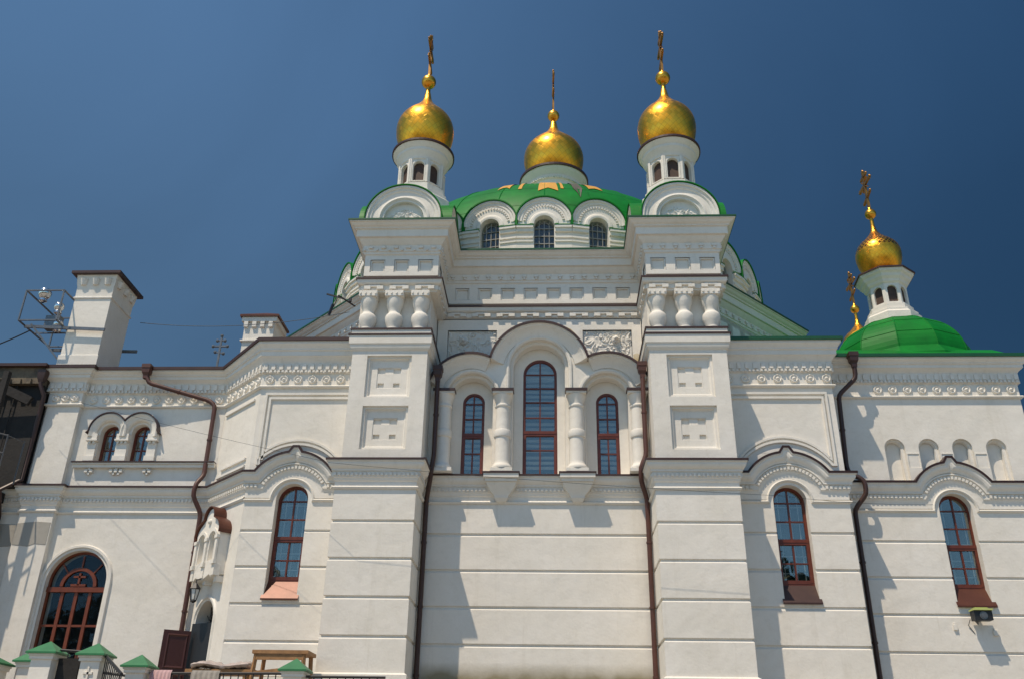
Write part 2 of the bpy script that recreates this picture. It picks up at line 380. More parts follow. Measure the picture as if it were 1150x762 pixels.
def arc(cx, cz, r, a0, a1, n=20):
    return [(cx + r * math.cos(R(a0 + (a1 - a0) * i / n)), cz + r * math.sin(R(a0 + (a1 - a0) * i / n))) for i in range(n + 1)]
def arch_poly(cx, w, z0, zs, n=20, r=None):     # arched opening outline, counter-clockwise
    return [(cx - w / 2, z0), (cx + w / 2, z0)] + arc(cx, zs, w / 2, 0, 180, n)
def rect(a, b, c, d): return [(a, c), (b, c), (b, d), (a, d)]

# ================================================================== ground
g = MB(); g.face([(-900, -900, -1.7), (900, -900, -1.7), (900, 900, -1.7), (-900, 900, -1.7)])
tag(g.build('ground', PAVE), 'pale paved ground around the church', None, None, 'structure')
t = MB(); t.bx(-16, -2.4, -3.9, 0.2, -1.69, 1.0)
tag(t.build('terrace', PAVE), 'raised paved terrace before the door wing', None, None, 'structure')

# ================================================================== church
church = thing('church', 'white church with green domes, gilded onion cupolas and brown framed arched windows', 'church')
AX = -0.30
LP = (-4.25, -2.64); RP = (2.0, 3.61)          # lower piers
LU = (-4.20, -2.60); RU = (2.05, 3.65)         # upper shafts
YP, YS, YB, YW = -1.04, -0.92, -0.25, 0.38     # pier, shaft, side bay, right wing
YC, YT, YLW = 0.0, 0.40, 0.90                  # centre wall, tall centre wall, left wing
GR = [2.35, 3.05, 3.76, 4.48]

def rust_profile(z0, z1, extra=1.72):
    pr = [(0.05, z0), (0.05, extra - 0.03), (0.0, extra)]
    for z in GR: pr += [(0, z - 0.048), (-0.034, z - 0.014), (-0.034, z + 0.014), (0, z + 0.022)]
    return pr + [(0, z1)]
ZL = 5.67   # lower ledge
OV = 0.17
LOWC = [(0.17, 0), (0.17, -0.04), (0.15, -0.05), (0.15, -0.09), (0.13, -0.13), (0.095, -0.165), (0.08, -0.175), (0.08, -0.215), (0.055, -0.225), (0.055, -0.335), (0.04, -0.35), (0.025, -0.40), (0.005, -0.42), (0.005, -0.50), (0.03, -0.51), (0.05, -0.535), (0.03, -0.565), (0.005, -0.575)]
def lowcorn_plan(mb, path, ztop=ZL, dent=True, pre=None, post=None):
    mb.plan(path, [(-0.02, ztop)] + [(d, ztop + z) for d, z in LOWC], cap=not(pre or post), pre=pre, post=post)
    if dent: mb.dent_plan(off(path, 0.055), ztop - 0.31, ztop - 0.25, -0.01, 0.025, 0.05, 0.085)
def off(path, d):
    n = len(path); out = []
    def nrm(a, b):
        dx, dy = b[0] - a[0], b[1] - a[1]; L = math.hypot(dx, dy); return (dy / L, -dx / L)
    for i, p in enumerate(path):
        n1 = nrm(path[i - 1], p) if i else nrm(p, path[1]); n2 = nrm(p, path[i + 1]) if i < n - 1 else n1
        bx, by = n1[0] + n2[0], n1[1] + n2[1]; L2 = (bx * bx + by * by) / 2
        out.append((p[0] + bx / L2 * d, p[1] + by / L2 * d))
    return out
def flashing(path, z, d, name='flashing', m=None, parent=None, t=0.022, pre=None, post=None):
    mb = MB(); mb.plan(path, [(-0.05, z + 0.06), (d + 0.02, z + t), (d + 0.02, z - 0.018), (d - 0.004, z - 0.018), (d - 0.004, z + 0.002), (-0.05, z + 0.002)], pre=pre, post=post, cap=False)
    return mb.build(name, m or BROWN, parent or church)

# ---- rusticated lower storey ------------------------------------------------
def pier_lower(X):
    mb = MB(); path = [(X[0], 0.6), (X[0], YP), (X[1], YP), (X[1], 0.6)]
    mb.plan(path, rust_profile(-1.7, ZL - 0.55))
    p = mb.build('pier', PL, church)
    c = MB(); lowcorn_plan(c, path); c.build('cornice', PL, p)
    c = MB(); c.plan(path, [(0, ZL), (-.1, ZL + .05)]); 
    flashing(path, ZL, OV, parent=p)
    return p
pl_ = pier_lower(LP); pr_ = pier_lower(RP)
mb = MB(); mb.plan([(LP[1] - .05, YC), (RP[0] + .05, YC)], rust_profile(-1.7, ZL - .55)); 
cw = mb.build('wall', PLS, church)
mb = MB(); cpath = [(LP[1] + .001, YC), (RP[0] - .001, YC)]
lowcorn_plan(mb, cpath)
mb.build('cornice', PL, church)

# corbels under the columns
def corbel(x):
    f = front(YC); m = MB(); z = ZL
    m.box(f, x - .36, x + .36, z - .10, z - .002, .0, .36)
    m.box(f, x - .33, x + .33, z - .17, z - .10, .0, .32)
    rows = []
    for (w, zz, d) in ((.31, -.17, .29), (.29, -.24, .26), (.22, -.34, .20), (.15, -.42, .16), (.14, -.47, .15), (.10, -.53, .10), (.03, -.56, .04)):
        rows.append([f(x - w, z + zz, 0), f(x - w, z + zz, d), f(x + w, z + zz, d), f(x + w, z + zz, 0)])
    m.grid(rows); m.face(rows[-1])
    return m.build('corbel', PL, church)
COLX = (-1.03, 0.53)
for x in COLX: corbel(x)
m = MB()
xs = [(LP[1], .42)]
f0 = front(YC)
prev = LP[1] + .0
segs = []
for x in COLX: segs += [(prev, x - .38, .19), (x - .38, x + .38, .38)]; prev = x + .38
segs.append((prev, RP[0], .19))
for a, b, d in segs: m.box(f0, a, b, ZL - .012, ZL + .022, -.3, d + .0)
m.build('flashing', BROWN, church)

# ---- arcade screen with three windows ---------------------------------------
YA = -0.10; fa = front(YA)
CXC = -0.262; XS = (-1.712, 1.19)
ztopc, rtop = 8.055, 1.075
def extrados():
    pts = []
    # from right to left along the top
    rs = 0.92; zs_ = 8.38 - rs
    def small(xc, xa, xb):
        n = 14; return [(xa + (xb - xa) * i / n, zs_ + math.sqrt(max(0, rs * rs - (xa + (xb - xa) * i / n - xc) ** 2))) for i in range(n + 1)]
    r = small(XS[1] + .03, RU[0] + .02, .80); l = small(XS[0] - .03, -1.32, LU[1] - .02)
    a0 = math.degrees(math.asin((8.265 - ztopc) / rtop))
    return r, arc(CXC, ztopc, rtop, a0, 180 - a0, 28), l
er, ec, el = extrados()
top = er[:-1] + ec + el[1:]
outline = [(LU[1] - .02, ZL + .02), (RU[0] + .02, ZL + .02)] + top
holes = [arch_poly(CXC, 1.27, ZL + .05, 8.165), arch_poly(XS[0], 1.06, ZL + .05, 7.47), arch_poly(XS[1], 1.06, ZL + .05, 7.47)]
m = MB(); m.slab(fa, outline, holes, 0, -.34)
# stepped archivolts round the niches
for cx, w, zs in ((CXC, 1.27, 8.165), (XS[0], 1.06, 7.47), (XS[1], 1.06, 7.47)):
    pth = arc(cx, zs, w / 2, 0, 180, 26)
    m.sweep(fa, [(cx + w / 2, 7.42)] + pth + [(cx - w / 2, 7.42)] if zs > 8 else pth, [(0, -.02), (0, .0), (-.03, .03), (-.075, .03), (-.075, 0), (-.075, -.02)])
    # inner order, set back
    m.sweep(fa, [(cx + w / 2, ZL + .05)] + pth + [(cx - w / 2, ZL + .05)], [(0, -.10), (.055, -.10), (.075, -.13), (.075, -.34)])
arcade = m.build('arcade', PL, church)
m = MB()   # moulded hood under the copper
hood = [(-.0, .0), (.0, .20), (.035, .20), (.05, .175), (.07, .17), (.09, .145), (.14, .095), (.20, .055), (.26, .03), (.28, .028), (.29, 0)]
for seg in (er, ec, el): m.sweep(fa, seg, [(n, d) for n, d in hood])
m.build('hood_mould', PL, arcade)
m = MB()
for seg, e in ((er, 0), (ec, 0), (el, 0)):
    m.sweep(fa, seg, [(0.0, -.55), (0.0, .215), (.02, .215), (.02, .235), (-.028, .235), (-.028, -.55)])
m.build('flashing', BROWN, arcade)
def column(x, half=False):
    m = MB(); y = YA - .07; zb = ZL + .03
    m.box(fa, x - .23, x + .23, zb, zb + .07, 0, .27)
    prof = [(.21, .07), (.22, .10), (.21, .14), (.18, .17), (.165, .20), (.158, .25)]
    prof += [(.155, .76), (.175, .77), (.182, .79), (.182, .90), (.175, .92), (.153, .93), (.146, 1.43), (.165, 1.45), (.168, 1.48), (.148, 1.50), (.15, 1.54), (.18, 1.62), (.21, 1.72)]
    m.lathe((x, y, zb), prof, 28)
    m.box(fa, x - .215, x + .215, zb + 1.72, zb + 1.80, 0, .28)
    c = m.build('column', PL, church, smooth=35)
    k = MB(); k.box(fa, x - .235, x + .235, zb + 1.80, zb + 1.825, -.01, .30); k.box(fa, x - .235, x + .235, zb + 1.76, zb + 1.80, .29, .30)
    k.build('capital_flashing', BROWN, c)
for x in COLX: column(x)
for x in (1.83, -2.28): column(x)

# ---- windows ----------------------------------------------------------------
def window(f, cx, w, z0, zs, dg, bars_z, transom, parent=church, wood=WOOD, blind=None, sill=None, room=True, glass=GLASS, fw=.045, lower_frame=True):
    """frame (mesh) with children pane, sill, blind"""
    m = MB(); r = w / 2
    pth = [(cx - r, z0), (cx + r, z0)] + arc(cx, zs, r, 0, 180, 22)
    pth = [p for i, p in enumerate(pth) if i == 0 or math.hypot(p[0] - pth[i - 1][0], p[1] - pth[i - 1][1]) > 1e-4]
    m.sweep(f, pth[:-1] if math.hypot(pth[-1][0] - pth[0][0], pth[-1][1] - pth[0][1]) < 1e-4 else pth, [(0, dg - .04), (0, dg + .03), (fw, dg + .03), (fw + .012, dg + .01), (fw + .012, dg - .04)], closed=True)
    m.box(f, cx - .016, cx + .016, z0 + fw, zs + r - fw, dg - .02, dg + .018)
    for z in bars_z:
        h = r if z <= zs else math.sqrt(max(0, r * r - (z - zs) ** 2))
        m.box(f, cx - h + fw - .005, cx + h - fw + .005, z - .013, z + .013, dg - .02, dg + .0155)
    if transom:
        m.box(f, cx - r + .01, cx + r - .01, transom - .03, transom + .035, dg - .03, dg + .045)
        if lower_frame:
            for s_ in (-1, 1): m.box(f, cx + s_ * (r - fw) - .028, cx + s_ * (r - fw) + .028, z0 + fw, transom - .03, dg - .02, dg + .036)
            m.box(f, cx - r + fw + .028, cx + r - fw - .028, z0 + fw - .02, z0 + fw + .05, dg - .02, dg + .036)
            m.box(f, cx - r + fw + .028, cx + r - fw - .028, transom - .075, transom - .03, dg - .02, dg + .036)
    o = m.build('window', wood, parent)
    p = MB(); p.slab(f, [(cx - r + .02, z0 + .02), (cx + r - .02, z0 + .02)] + arc(cx, zs, r - .02, 0, 180, 18), (), dg - .004, dg - .009)
    p.build('pane', glass, o)
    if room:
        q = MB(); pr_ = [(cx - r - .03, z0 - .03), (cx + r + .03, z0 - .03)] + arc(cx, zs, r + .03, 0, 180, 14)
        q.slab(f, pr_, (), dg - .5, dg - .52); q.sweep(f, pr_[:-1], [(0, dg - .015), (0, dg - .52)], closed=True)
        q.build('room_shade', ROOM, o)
    if blind == 'blind':
        q = MB(); z = z0 + .12; k = 0
        while z < zs + r * .75:
            h = r - .05 if z <= zs else math.sqrt(max(0, r * r - (z - zs) ** 2)) - .04
            if h > .05: q.face([f(cx - h, z, dg - .10), f(cx + h, z, dg - .10), f(cx + h, z + .055, dg - .075), f(cx - h, z + .055, dg - .075)])
            z += .115 if k % 3 else .15; k += 1
        q.build('blind', BLIND, o)
    if blind == 'grille':
        q = MB()
        for dx in (-r * .55, r * .15, r * .62): q.box(f, cx + dx - .009, cx + dx + .009, z0 + .05, zs + r * .6, dg - .09, dg - .075)
        zz = z0 + .25
        while zz < zs + .1:
            q.box(f, cx - r + .05, cx + r - .05, zz - .008, zz + .008, dg - .09, dg - .078); zz += .33
        q.build('grille', GRILLE, o)
    if sill:
        q = MB(); zt, zb, do, wl_ = sill
        q.sweep(Fr((0, 0)), [(0, 0), (1, 0)], [(0, 0)]) if False else None
        A = [f(cx - wl_ / 2, zt, dg + .03), f(cx + wl_ / 2, zt, dg + .03), f(cx + wl_ / 2, zb, do), f(cx - wl_ / 2, zb, do)]
        B = [a + Vector((0, 0, -.02)) for a in A]
        q.grid([A, B], close=True); q.face(A); q.face(B[::-1])
        q.box(f, cx - wl_ / 2, cx + wl_ / 2, zb - .03, zb - .0205, do - .03, do)
        q.build('sill', sill_mat, o)
    return o
sill_mat = BROWN
fy = front(0.0)
window(fy, -0.245, .74, 5.70, 8.10, -.30, [8.12, 7.79, 7.46, 7.10, 6.36, 6.36], 6.755, blind='blind')
for cx in (-1.69, 1.21): window(fy, cx, .48, 5.70, 7.42, -.30, [7.42, 7.07, 6.28], 6.70, blind='blind')
# back wall of the screen round the window frames
m = MB(); m.slab(front(0.25), [(LU[1], ZL), (RU[0], ZL)] + [(p[0], p[1] - .06) for p in top], [arch_poly(-.245, .74, 5.70, 8.10), arch_poly(-1.69, .48, 5.70, 7.42), arch_poly(1.21, .48, 5.70, 7.42)], 0, -.15)
m.build('wall', PL, church)

# ---- upper shafts of the piers ----------------------------------------------
def square_panel(mb, f, u0, u1, z0, z1):
    # sunk panel with stepped frame and a small raised cross-like field
    mb.sweep(f, [(u0, z0), (u1, z0), (u1, z1), (u0, z1)], [(0, 0), (0, -.05), (.05, -.05), (.06, -.09), (.09, -.10), (.09, -.11)], closed=True)
    cu, cz = (u0 + u1) / 2, (z0 + z1) / 2; hw, hz = .25, .235
    a, b = .07, .145
    hs = [rect(cu - .24, cu + .24, cz + hz - .135, cz + hz - .018)]
    for sx in (-1, 1):
        hs.append(rect(cu + sx * .165 - .065, cu + sx * .165 + .065, cz - hz + .02, cz - hz + .115))
    mb.slab(f, rect(u0 + .08, u1 - .08, z0 + .08, z1 - .08), [rect(cu - hw, cu + hw, cz - hz, cz + hz)], -.105, -.125)
    mb.slab(f, rect(cu - hw, cu + hw, cz - hz, cz + hz), hs, -.115, -.16, back=False, rim=False)
    mb.box(f, cu - .088, cu + .088, cz + hz - .135, cz + hz - .018, -.16, -.128)
    mb.slab(f, rect(cu - hw - .02, cu + hw + .02, cz - hz - .02, cz + hz + .02), (), -.155, -.175)
def shaft(X):
    f = front(YS); m = MB(); w = X[1] - X[0]; c = (X[0] + X[1]) / 2
    pu = (c - .47 - .0, c + .47)
    off_ = {LU: 0.0, RU: 0.02}[X]
    P1 = (pu[0] + off_, pu[1] + off_, 7.10, 8.04); P2 = (pu[0] + off_, pu[1] + off_, 5.97, 6.90)
    m.slab(f, rect(X[0], X[1], ZL, 8.3), [rect(*P1), rect(*P2)], 0, -.05, rim=False, back=False)
    for P in (P1, P2): square_panel(m, f, *P)
    m.plan([(X[0], 1.0), (X[0], YS)], [(0, ZL), (0, 8.3)], cap=False); m.plan([(X[1], YS), (X[1], .5)], [(0, ZL), (0, 8.3)], cap=False)
    # top
    p = m.build('pier_shaft', PL, church)
    path = [(X[0], 1.0), (X[0], YS), (X[1], YS), (X[1], YT)]
    c2 = MB(); c2.plan(path, [(0, 8.14), (.03, 8.17), (.05, 8.20), (.055, 8.22), (.06, 8.27), (.08, 8.29), (.085, 8.49), (-.1, 8.49)])
    c2.plan(path, [(.0, 8.51), (.05, 8.51), (.05, 8.63), (0, 8.63)])
    c2.build('shelf', PL, p)
    flashing(path, 8.49, .085, parent=p); flashing(path, 8.635, .05, parent=p)
    # niche with balusters
    n = MB(); fN = front(YS)
    n.plan([(X[0] + .02, 1.6), (X[0] + .02, YS + .22), (X[1] - .02, YS + .22), (X[1] - .02, YT + .2)], [(0, 8.6), (0, 9.8)])
    n.build('baluster_niche', PL, p)
    for k in range(3):
        bx = X[0] + .20 + k * (w - .40) / 2 + (.03 if k == 0 else -.03 if k == 2 else 0)
        b = MB(); prof = [(.15, .0), (.15, .04), (.14, .05), (.15, .10), (.175, .17), (.19, .24), (.19, .31), (.18, .35), (.15, .39), (.135, .40), (.125, .42), (.125, .46), (.145, .52), (.175, .60), (.185, .66), (.19, .77)]
        b.lathe((bx, YS + .12, 8.66), prof, 22)
        b.box(fN, bx - .20, bx + .20, 9.43, 9.56, -.3, .08)
        b.dent_plan([(bx - .2, YS - .08), (bx + .2, YS - .08)], 9.47, 9.51, 0, .015, .035, .11)
        b.build('baluster', PL, p, smooth=40)
    return p
shL = shaft(LU); shR = shaft(RU)

# ---- octagonal body: walls, entablature -------------------------------------
OC = (AX, 7.5); AP = 7.1; hs_ = AP * math.tan(R(22.5))
UP = [(-7.4, 4.56 + .0), (-4.13, 1.81), (-4.13, YS), (-2.48, YS), (-2.48, YT), (2.08, YT), (2.08, YS), (3.69, YS), (3.69, 1.54), (6.80, 4.65)]
UP[0] = (-7.4, 5.08)
BACK = [(6.80, 10.44), (2.64, 14.6), (-3.24, 14.6), (-7.4, 10.44)]
FULL = UP + BACK
def upper_entablature():
    o = MB()
    # ledge band at 9.72 with dentils below
    o.plan(UP, [(-.3, 9.55), (0.0, 9.55), (0.0, 9.58), (.03, 9.59), (.03, 9.70), (.08, 9.72), (.10, 9.75), (.11, 9.835), (-.05, 9.84), (-.05, 9.96), (0, 9.98)])
    o.dent_plan(off(UP, .03), 9.60, 9.685, -.01, .045, .14, .28)
    o.dent_plan(off(UP, .03), 9.655, 9.70, -.01, .043, .28, .56)
    o.plan(UP, [(0, 10.49), (.03, 10.51), (.03, 10.56), (.05, 10.57), (.05, 10.72), (.08, 10.75), (.12, 10.80), (.15, 10.86), (.19, 10.865), (.20, 10.87), (.20, 11.05), (.24, 11.06), (.24, 11.09), (.29, 11.12), (.33, 11.17), (.36, 11.18), (.36, 11.22), (-.4, 11.22)])
    o.dent_plan(off(UP, .05), 10.63, 10.69, -.01, .04, .10, .28)
    o.dent_plan(off(UP, .05), 10.575, 10.625, -.01, .035, .05, .28)
    c = o.build('entablature', PL, church)
    # frieze with square coffers, one face per wall
    fz = MB()
    for a, b in zip(UP[:-1], UP[1:]):
        L = math.hypot(b[0] - a[0], b[1] - a[1]); f = Fr(a, (b[0] - a[0], b[1] - a[1]))
        n = max(1, round((L - .1) / .535)); st = L / 2 - (n - 1) * .535 / 2
        hl = [rect(st + k * .535 - .165, st + k * .535 + .165, 10.07, 10.38) for k in range(n)]
        if L < 1.5: hl = [rect(L / 2 - .27 - .165, L / 2 - .27 + .165, 10.07, 10.38), rect(L / 2 + .27 - .165, L / 2 + .27 + .165, 10.07, 10.38)]
        if L < .9: hl = hl[:0]
        fz.slab(f, rect(0, L, 9.97, 10.50), hl, 0, -.02, back=False, rim=False, hback=-.065)
        for h in hl:
            x0, z0 = h[0]; x1, z1 = h[2]
            fz.sweep(f, h, [(0, 0), (0, -.02), (.03, -.025), (.04, -.065)], closed=True)
            fz.slab(f, rect(x0 - .005, x1 + .005, z0 - .005, z1 + .005), (), -.062, -.08)
    fz.build('frieze', PL, c)
    flashing(UP, 11.222, .36, m=DKGREEN, parent=c); flashing(UP, 9.842, .11, parent=c)
    return c
ent = upper_entablature()
m = MB(); m.plan(FULL, [(0, -1.7), (0, 8.2)], closed=True) if False else None
m = MB()
m.plan([(-7.4, 10.44), (-7.4, 5.08), (-4.2, 1.88)], [(0, -1.7), (0, 9.5)], cap=False)
m.plan([(3.65, 1.50), (6.80, 4.65), (6.80, 10.44), (2.64, 14.6), (-3.24, 14.6), (-7.4, 10.44)], [(0, -1.7), (0, 11.2)], cap=False)
m.build('octagon_wall', PL, church)
# tall centre wall with two relief panels
fT = front(YT); m = MB()
PNL = [(-2.36, -1.24, 8.30, 9.28), (.72, 1.83, 8.30, 9.28)]
m.slab(fT, rect(LU[1], RU[0], 8.0, 9.57), [rect(*p) for p in PNL], 0, -.2, rim=False)
for p in PNL:
    m.sweep(fT, rect(*p), [(-.0, .0), (.0, -.05), (.035, -.05), (.05, -.09)], closed=True)
m.build('wall', PL, church)
def relief(f, u0, u1, z0, z1, d, amp, seed, parent, boss=None, mask=None):
    nx = int((u1 - u0) / .013); nz = int((z1 - z0) / .013); rows = []
    for j in range(nz + 1):
        row = []
        for i in range(nx + 1):
            u = u0 + (u1 - u0) * i / nx; z = z0 + (z1 - z0) * j / nz
            p = Vector((u * 6.5 + seed, z * 6.5, seed))
            w = Vector((noise.noise(p * .7), noise.noise(p * .7 + Vector((9, 3, 1))), 0)) * 1.6
            v = noise.voronoi(p + w)[0]; h = min(1, max(0, (v[1] - v[0]) * 5.0 - .25)) * (.6 + .4 * math.sin(v[0] * 16))
            h *= amp
            if mask and not mask(u, z): h = 0
            row.append(f(u, z, d + h))
        rows.append(row)
    m = MB(); m.grid(rows)
    if boss:
        for rr, hh in ((.10, .10), (.06, .15)):
            fr = f(boss[0], boss[1], d); 
            rws = [[fr + f.U * (rr * math.cos(2 * PI * k / 20) * math.sin(t) * (1 + .12 * math.cos(5 * 2 * PI * k / 20))) + Vector((0, 0, 1)) * (rr * math.sin(2 * PI * k / 20) * math.sin(t)) + f.O * (hh * math.cos(t)) for k in range(20)] for t in [PI / 2 * q / 6 + .01 for q in range(7)]]
            m.grid(rws, close=True)
    return m.build('relief_panel', PL, parent, smooth=60)
relief(fT, PNL[0][0] + .02, PNL[0][1] - .02, 8.32, 9.26, -.055, .035, 3, church, boss=(-2.0, 9.02))
relief(fT, PNL[1][0] + .02, PNL[1][1] - .02, 8.32, 9.26, -.055, .035, 8, church, boss=(1.47, 9.05))
# worn ochre patches where rain runs off the copper
def worn(pts):
    m = MB(); m.slab(fT, pts, (), .006, -.0005); m.build('water_stain', WORN, church)

for pts in ([(.26, 9.22), (.40, 9.05), (.52, 8.85), (.60, 8.62), (.705, 8.50), (.705, 8.80), (.64, 8.98), (.60, 9.14), (.46, 9.30), (.34, 9.36)], [(1.845, 8.30), (2.03, 8.25), (2.03, 8.62), (1.93, 8.70), (1.845, 8.66)], [(-.80, 9.24), (-.92, 9.08), (-1.02, 8.95), (-1.10, 9.0), (-1.02, 9.16), (-.90, 9.30)]): worn(pts)
# roofs on the shafts / deck behind the cornice
m = MB(); m.face([(x, y, 11.21) for x, y in FULL]); m.build('roof_deck', GREEN, church)

# ---- side bays --------------------------------------------------------------
def rustic_wall(f, u0, u1, cx, w, zb, zs, ztop, m=None, thick=.45, plinth=True):
    own = m is None; m = m or MB(); r = w / 2
    lv = [1.72] + GR + [ztop]
    for k in range(len(lv) - 1):
        a = lv[k] + (.018 if k else 0); b = lv[k + 1] - (.048 if k < len(lv) - 2 else 0)
        polys = []
        if cx is None or b <= zb or a >= zs + r: polys = [rect(u0, u1, a, b)]
        else:
            if a < zb < b and b < zs: polys = [[(u0, a), (u1, a), (u1, b), (cx + r, b), (cx + r, zb), (cx - r, zb), (cx - r, b), (u0, b)]]
            elif b <= zs: polys = [rect(u0, cx - r, a, b), rect(cx + r, u1, a, b)]
            else: polys = [[(u0, a), (cx - r, a)] + arc(cx, zs, r, 180, 0, 20) + [(cx + r, a), (u1, a), (u1, b), (u0, b)]]
        for p in polys: m.slab(f, p, (), 0, -.03, back=False)
        if k < len(lv) - 2:      # sloping upper arris of each course
            spans = [(u0, cx - r), (cx + r, u1)] if (cx is not None and b > zb and b < zs + r) else [(u0, u1)]
            if cx is not None and zs < b < zs + r:
                h_ = math.sqrt(r * r - (b - zs) ** 2); spans = [(u0, cx - h_), (cx + h_, u1)]
            for (s0, s1) in spans: m.face([f(s0, b, 0), f(s1, b, 0), f(s1, b + .034, -.03), f(s0, b + .034, -.03)])
    m.box(f, u0, u1, -1.7, 1.70, -thick, .05)
    m.slab(f, rect(u0, u1, 1.5, ztop), [arch_poly(cx, w, zb, zs)] if cx is not None else [], -.03, -thick)
    if own: return m
UPC = [(0.005, 7.57), (.05, 7.58), (.07, 7.605), (.05, 7.63), (.01, 7.64), (.01, 7.91), (.05, 7.92), (.05, 8.15), (.07, 8.19), (.12, 8.25), (.15, 8.27), (.15, 8.36), (.18, 8.38), (.18, 8.41), (.21, 8.45), (.25, 8.49), (.25, 8.55), (-.3, 8.55)]
def rosette(f, u, z, d, parent, r=.095):
    m = MB(); o = f(u, z, d)
    def ring(pr):
        return [[o + f.U * (rr * math.cos(2 * PI * k / 18)) + Vector((0, 0, rr * math.sin(2 * PI * k / 18))) + f.O * h for k in range(18)] for rr, h in pr]
    m.grid(ring([(r, 0), (r, .03), (r * .82, .045), (r * .66, .03), (r * .55, .02), (r * .40, .03), (r * .25, .055), (.001, .065)]), close=True)
    m.build('rosette', PL, parent, smooth=40)
def upcorn(path, parent, ros, roofm, dz=None):
    m = MB(); m.plan(path, UPC, dz=dz)
    m.dent_plan(off(path, .05), 7.99, 8.12, -.01, .035, .085, .17)
    m.dent_plan(off(path, .05), 7.93, 7.985, -.01, .03, .05, .085)
    c = m.build('cornice', PL, church)
    for (a, b, n, st, sp) in ros:
        f = Fr(a, (b[0] - a[0], b[1] - a[1]))
        for k in range(n): rosette(f, st + k * sp, 7.775, .01, c)
    fl = MB(); fl.plan(path, [(-.3, 8.68), (.29, 8.61), (.29, 8.535), (.255, 8.535), (.255, 8.555), (-.3, 8.555)], dz=dz)
    fl.build('eaves', roofm, c)
    return c
def hood_path(c0, cx, zr, u0, u1, hk=.0, half=.80, apex=.42, notch=.055):
    # ledge line rising over the window, with a small keystone notch
    R_ = (half ** 2 + apex ** 2) / (2 * apex); cz = ZL + apex - R_; 
    al = math.degrees(math.asin(half / R_)); n = 14
    right = [(cx + R_ * math.sin(R(al * i / n)), cz + R_ * math.cos(R(al * i / n))) for i in range(n + 1)]
    right = [p for p in right if p[0] > cx + .11]
    zz = right[0][1]
    pth = [(u0, ZL)] + [(2 * cx - p[0], p[1]) for p in right[::-1]] + [(cx - notch, zz + .12), (cx + notch, zz + .12)] + right + [(u1, ZL)]
    return pth
def simple_hood(cx, u0, u1, half, apex, z0, n=14):
    R_ = (half ** 2 + apex ** 2) / (2 * apex); cz = z0 + apex - R_; al = math.degrees(math.asin(half / R_))
    return [(u0, z0)] + [(cx + R_ * math.sin(R(a)), cz + R_ * math.cos(R(a))) for a in [-al + 2 * al * i / (2 * n) for i in range(2 * n + 1)]] + [(u1, z0)]
def window_cornice(f, cx, u0, u1, mit, parent, half=.80):
    m = MB(); e0, e1 = mit
    pth = hood_path(None, cx, None, u0, u1, half=half)
    top = [(0.0, -.05), (0.0, .17), (-.04, .17), (-.05, .15), (-.09, .15), (-.13, .13), (-.165, .095), (-.20, .08), (-.215, .05), (-.24, .02), (-.24, -.05)]
    m.sweep(f, pth, top, mit=mit)
    # body between, following an inner arch
    p2 = simple_hood(cx, u0, u1, half - .10, .40, ZL - .20)
    m.sweep(f, p2, [(0, -.02), (0, .085), (-.03, .085), (-.035, .055), (-.14, .055), (-.15, .04), (-.20, .022), (-.21, .02), (-.21, -.02)], mit=mit)
    m.dent_path(f, p2, -.12, -.055, .05, .08, .05, .085)
    r3 = .44
    pc = arc(cx, 5.10, r3, 180, 0, 22)
    p3 = [(u0, 5.10)] + pc + [(u1, 5.10)]
    m.sweep(f, p3, [(.035, -.02), (.035, 0), (.02, .035), (0, .05), (-.02, .035), (-.035, 0), (-.035, -.02)], mit=mit)
    m.slab(f, [(u0, 5.14), (cx - r3, 5.14)] + arc(cx, 5.13, r3, 180, 0, 20) + [(cx + r3, 5.14), (u1, 5.14)] + [(p[0], p[1] - .15) for p in pth[::-1]], (), .022, -.03)
    c = m.build('cornice', PL, parent)
    k = MB(); k.sweep(f, pth, [(0.003, -.05), (0.003, .185), (.026, .185), (.026, -.05)], mit=mit, cap=False); k.sweep(f, pth, [(-.02, .172), (-.02, .185), (.01, .185), (.01, .172)], mit=mit, cap=False)
    k.build('flashing', BROWN, c)
    return c

# right bay
BRX = 5.92; fR = front(YB)
wcR = 4.75
m = rustic_wall(fR, RP[1] - .05, BRX, wcR, .66, 3.13, 5.12, 6.12)
m.slab(fR, rect(RP[1] - .05, BRX, 6.12, 7.7), (), 0, -.2)
# its right flank
m.plan([(BRX, YB), (BRX, 3.5)], rust_profile(-1.7, ZL), cap=False); m.plan([(BRX, YB), (BRX, 3.5)], [(0, ZL), (0, 7.7)], cap=False)
bayR = m.build('wall', PL, church)
sill_mat = BROWN
window(fR, wcR, .66, 3.50, 5.12, -.22, [5.13, 4.75, 3.92], 4.36, blind='grille', sill=(3.50, 3.14, .05, .74))
window_cornice(fR, wcR, RP[1], BRX, (0, 1), church)
m = MB(); m.plan([(BRX, YB), (BRX, 1.0)], [(d, ZL + z) for d, z in LOWC[::-1]] + [(-.02, ZL)], cap=False, pre=(BRX - 1, YB)); m.build('cornice', PL, church)
flashing([(BRX, YB), (BRX, 1.0)], ZL, OV, pre=(BRX - 1, YB))
RC = [(3.4, YB), (BRX, YB), (BRX, 2.6)]
upcorn(RC, church, [((RU[1], YB), (BRX, YB), 7, .13, .34)], DKGREEN, dz=[.03] * 3)
def panel_mould(f, path, parent):
    m = MB(); m.sweep(f, path, [(.0, -.01), (.0, .04), (-.05, .04), (-.05, .03), (-.055, .0), (-.055, -.01)]); return m.build('panel_moulding', PL, parent)
hp = simple_hood(wcR, 3.6, 5.72, .92, .50, 5.84)
panel_mould(fR, [(3.62, 7.46), (5.78, 7.46), (5.78, 5.84)] + [p for p in hp[::-1] if p[0] < 5.78 and p[0] > 3.7], church)
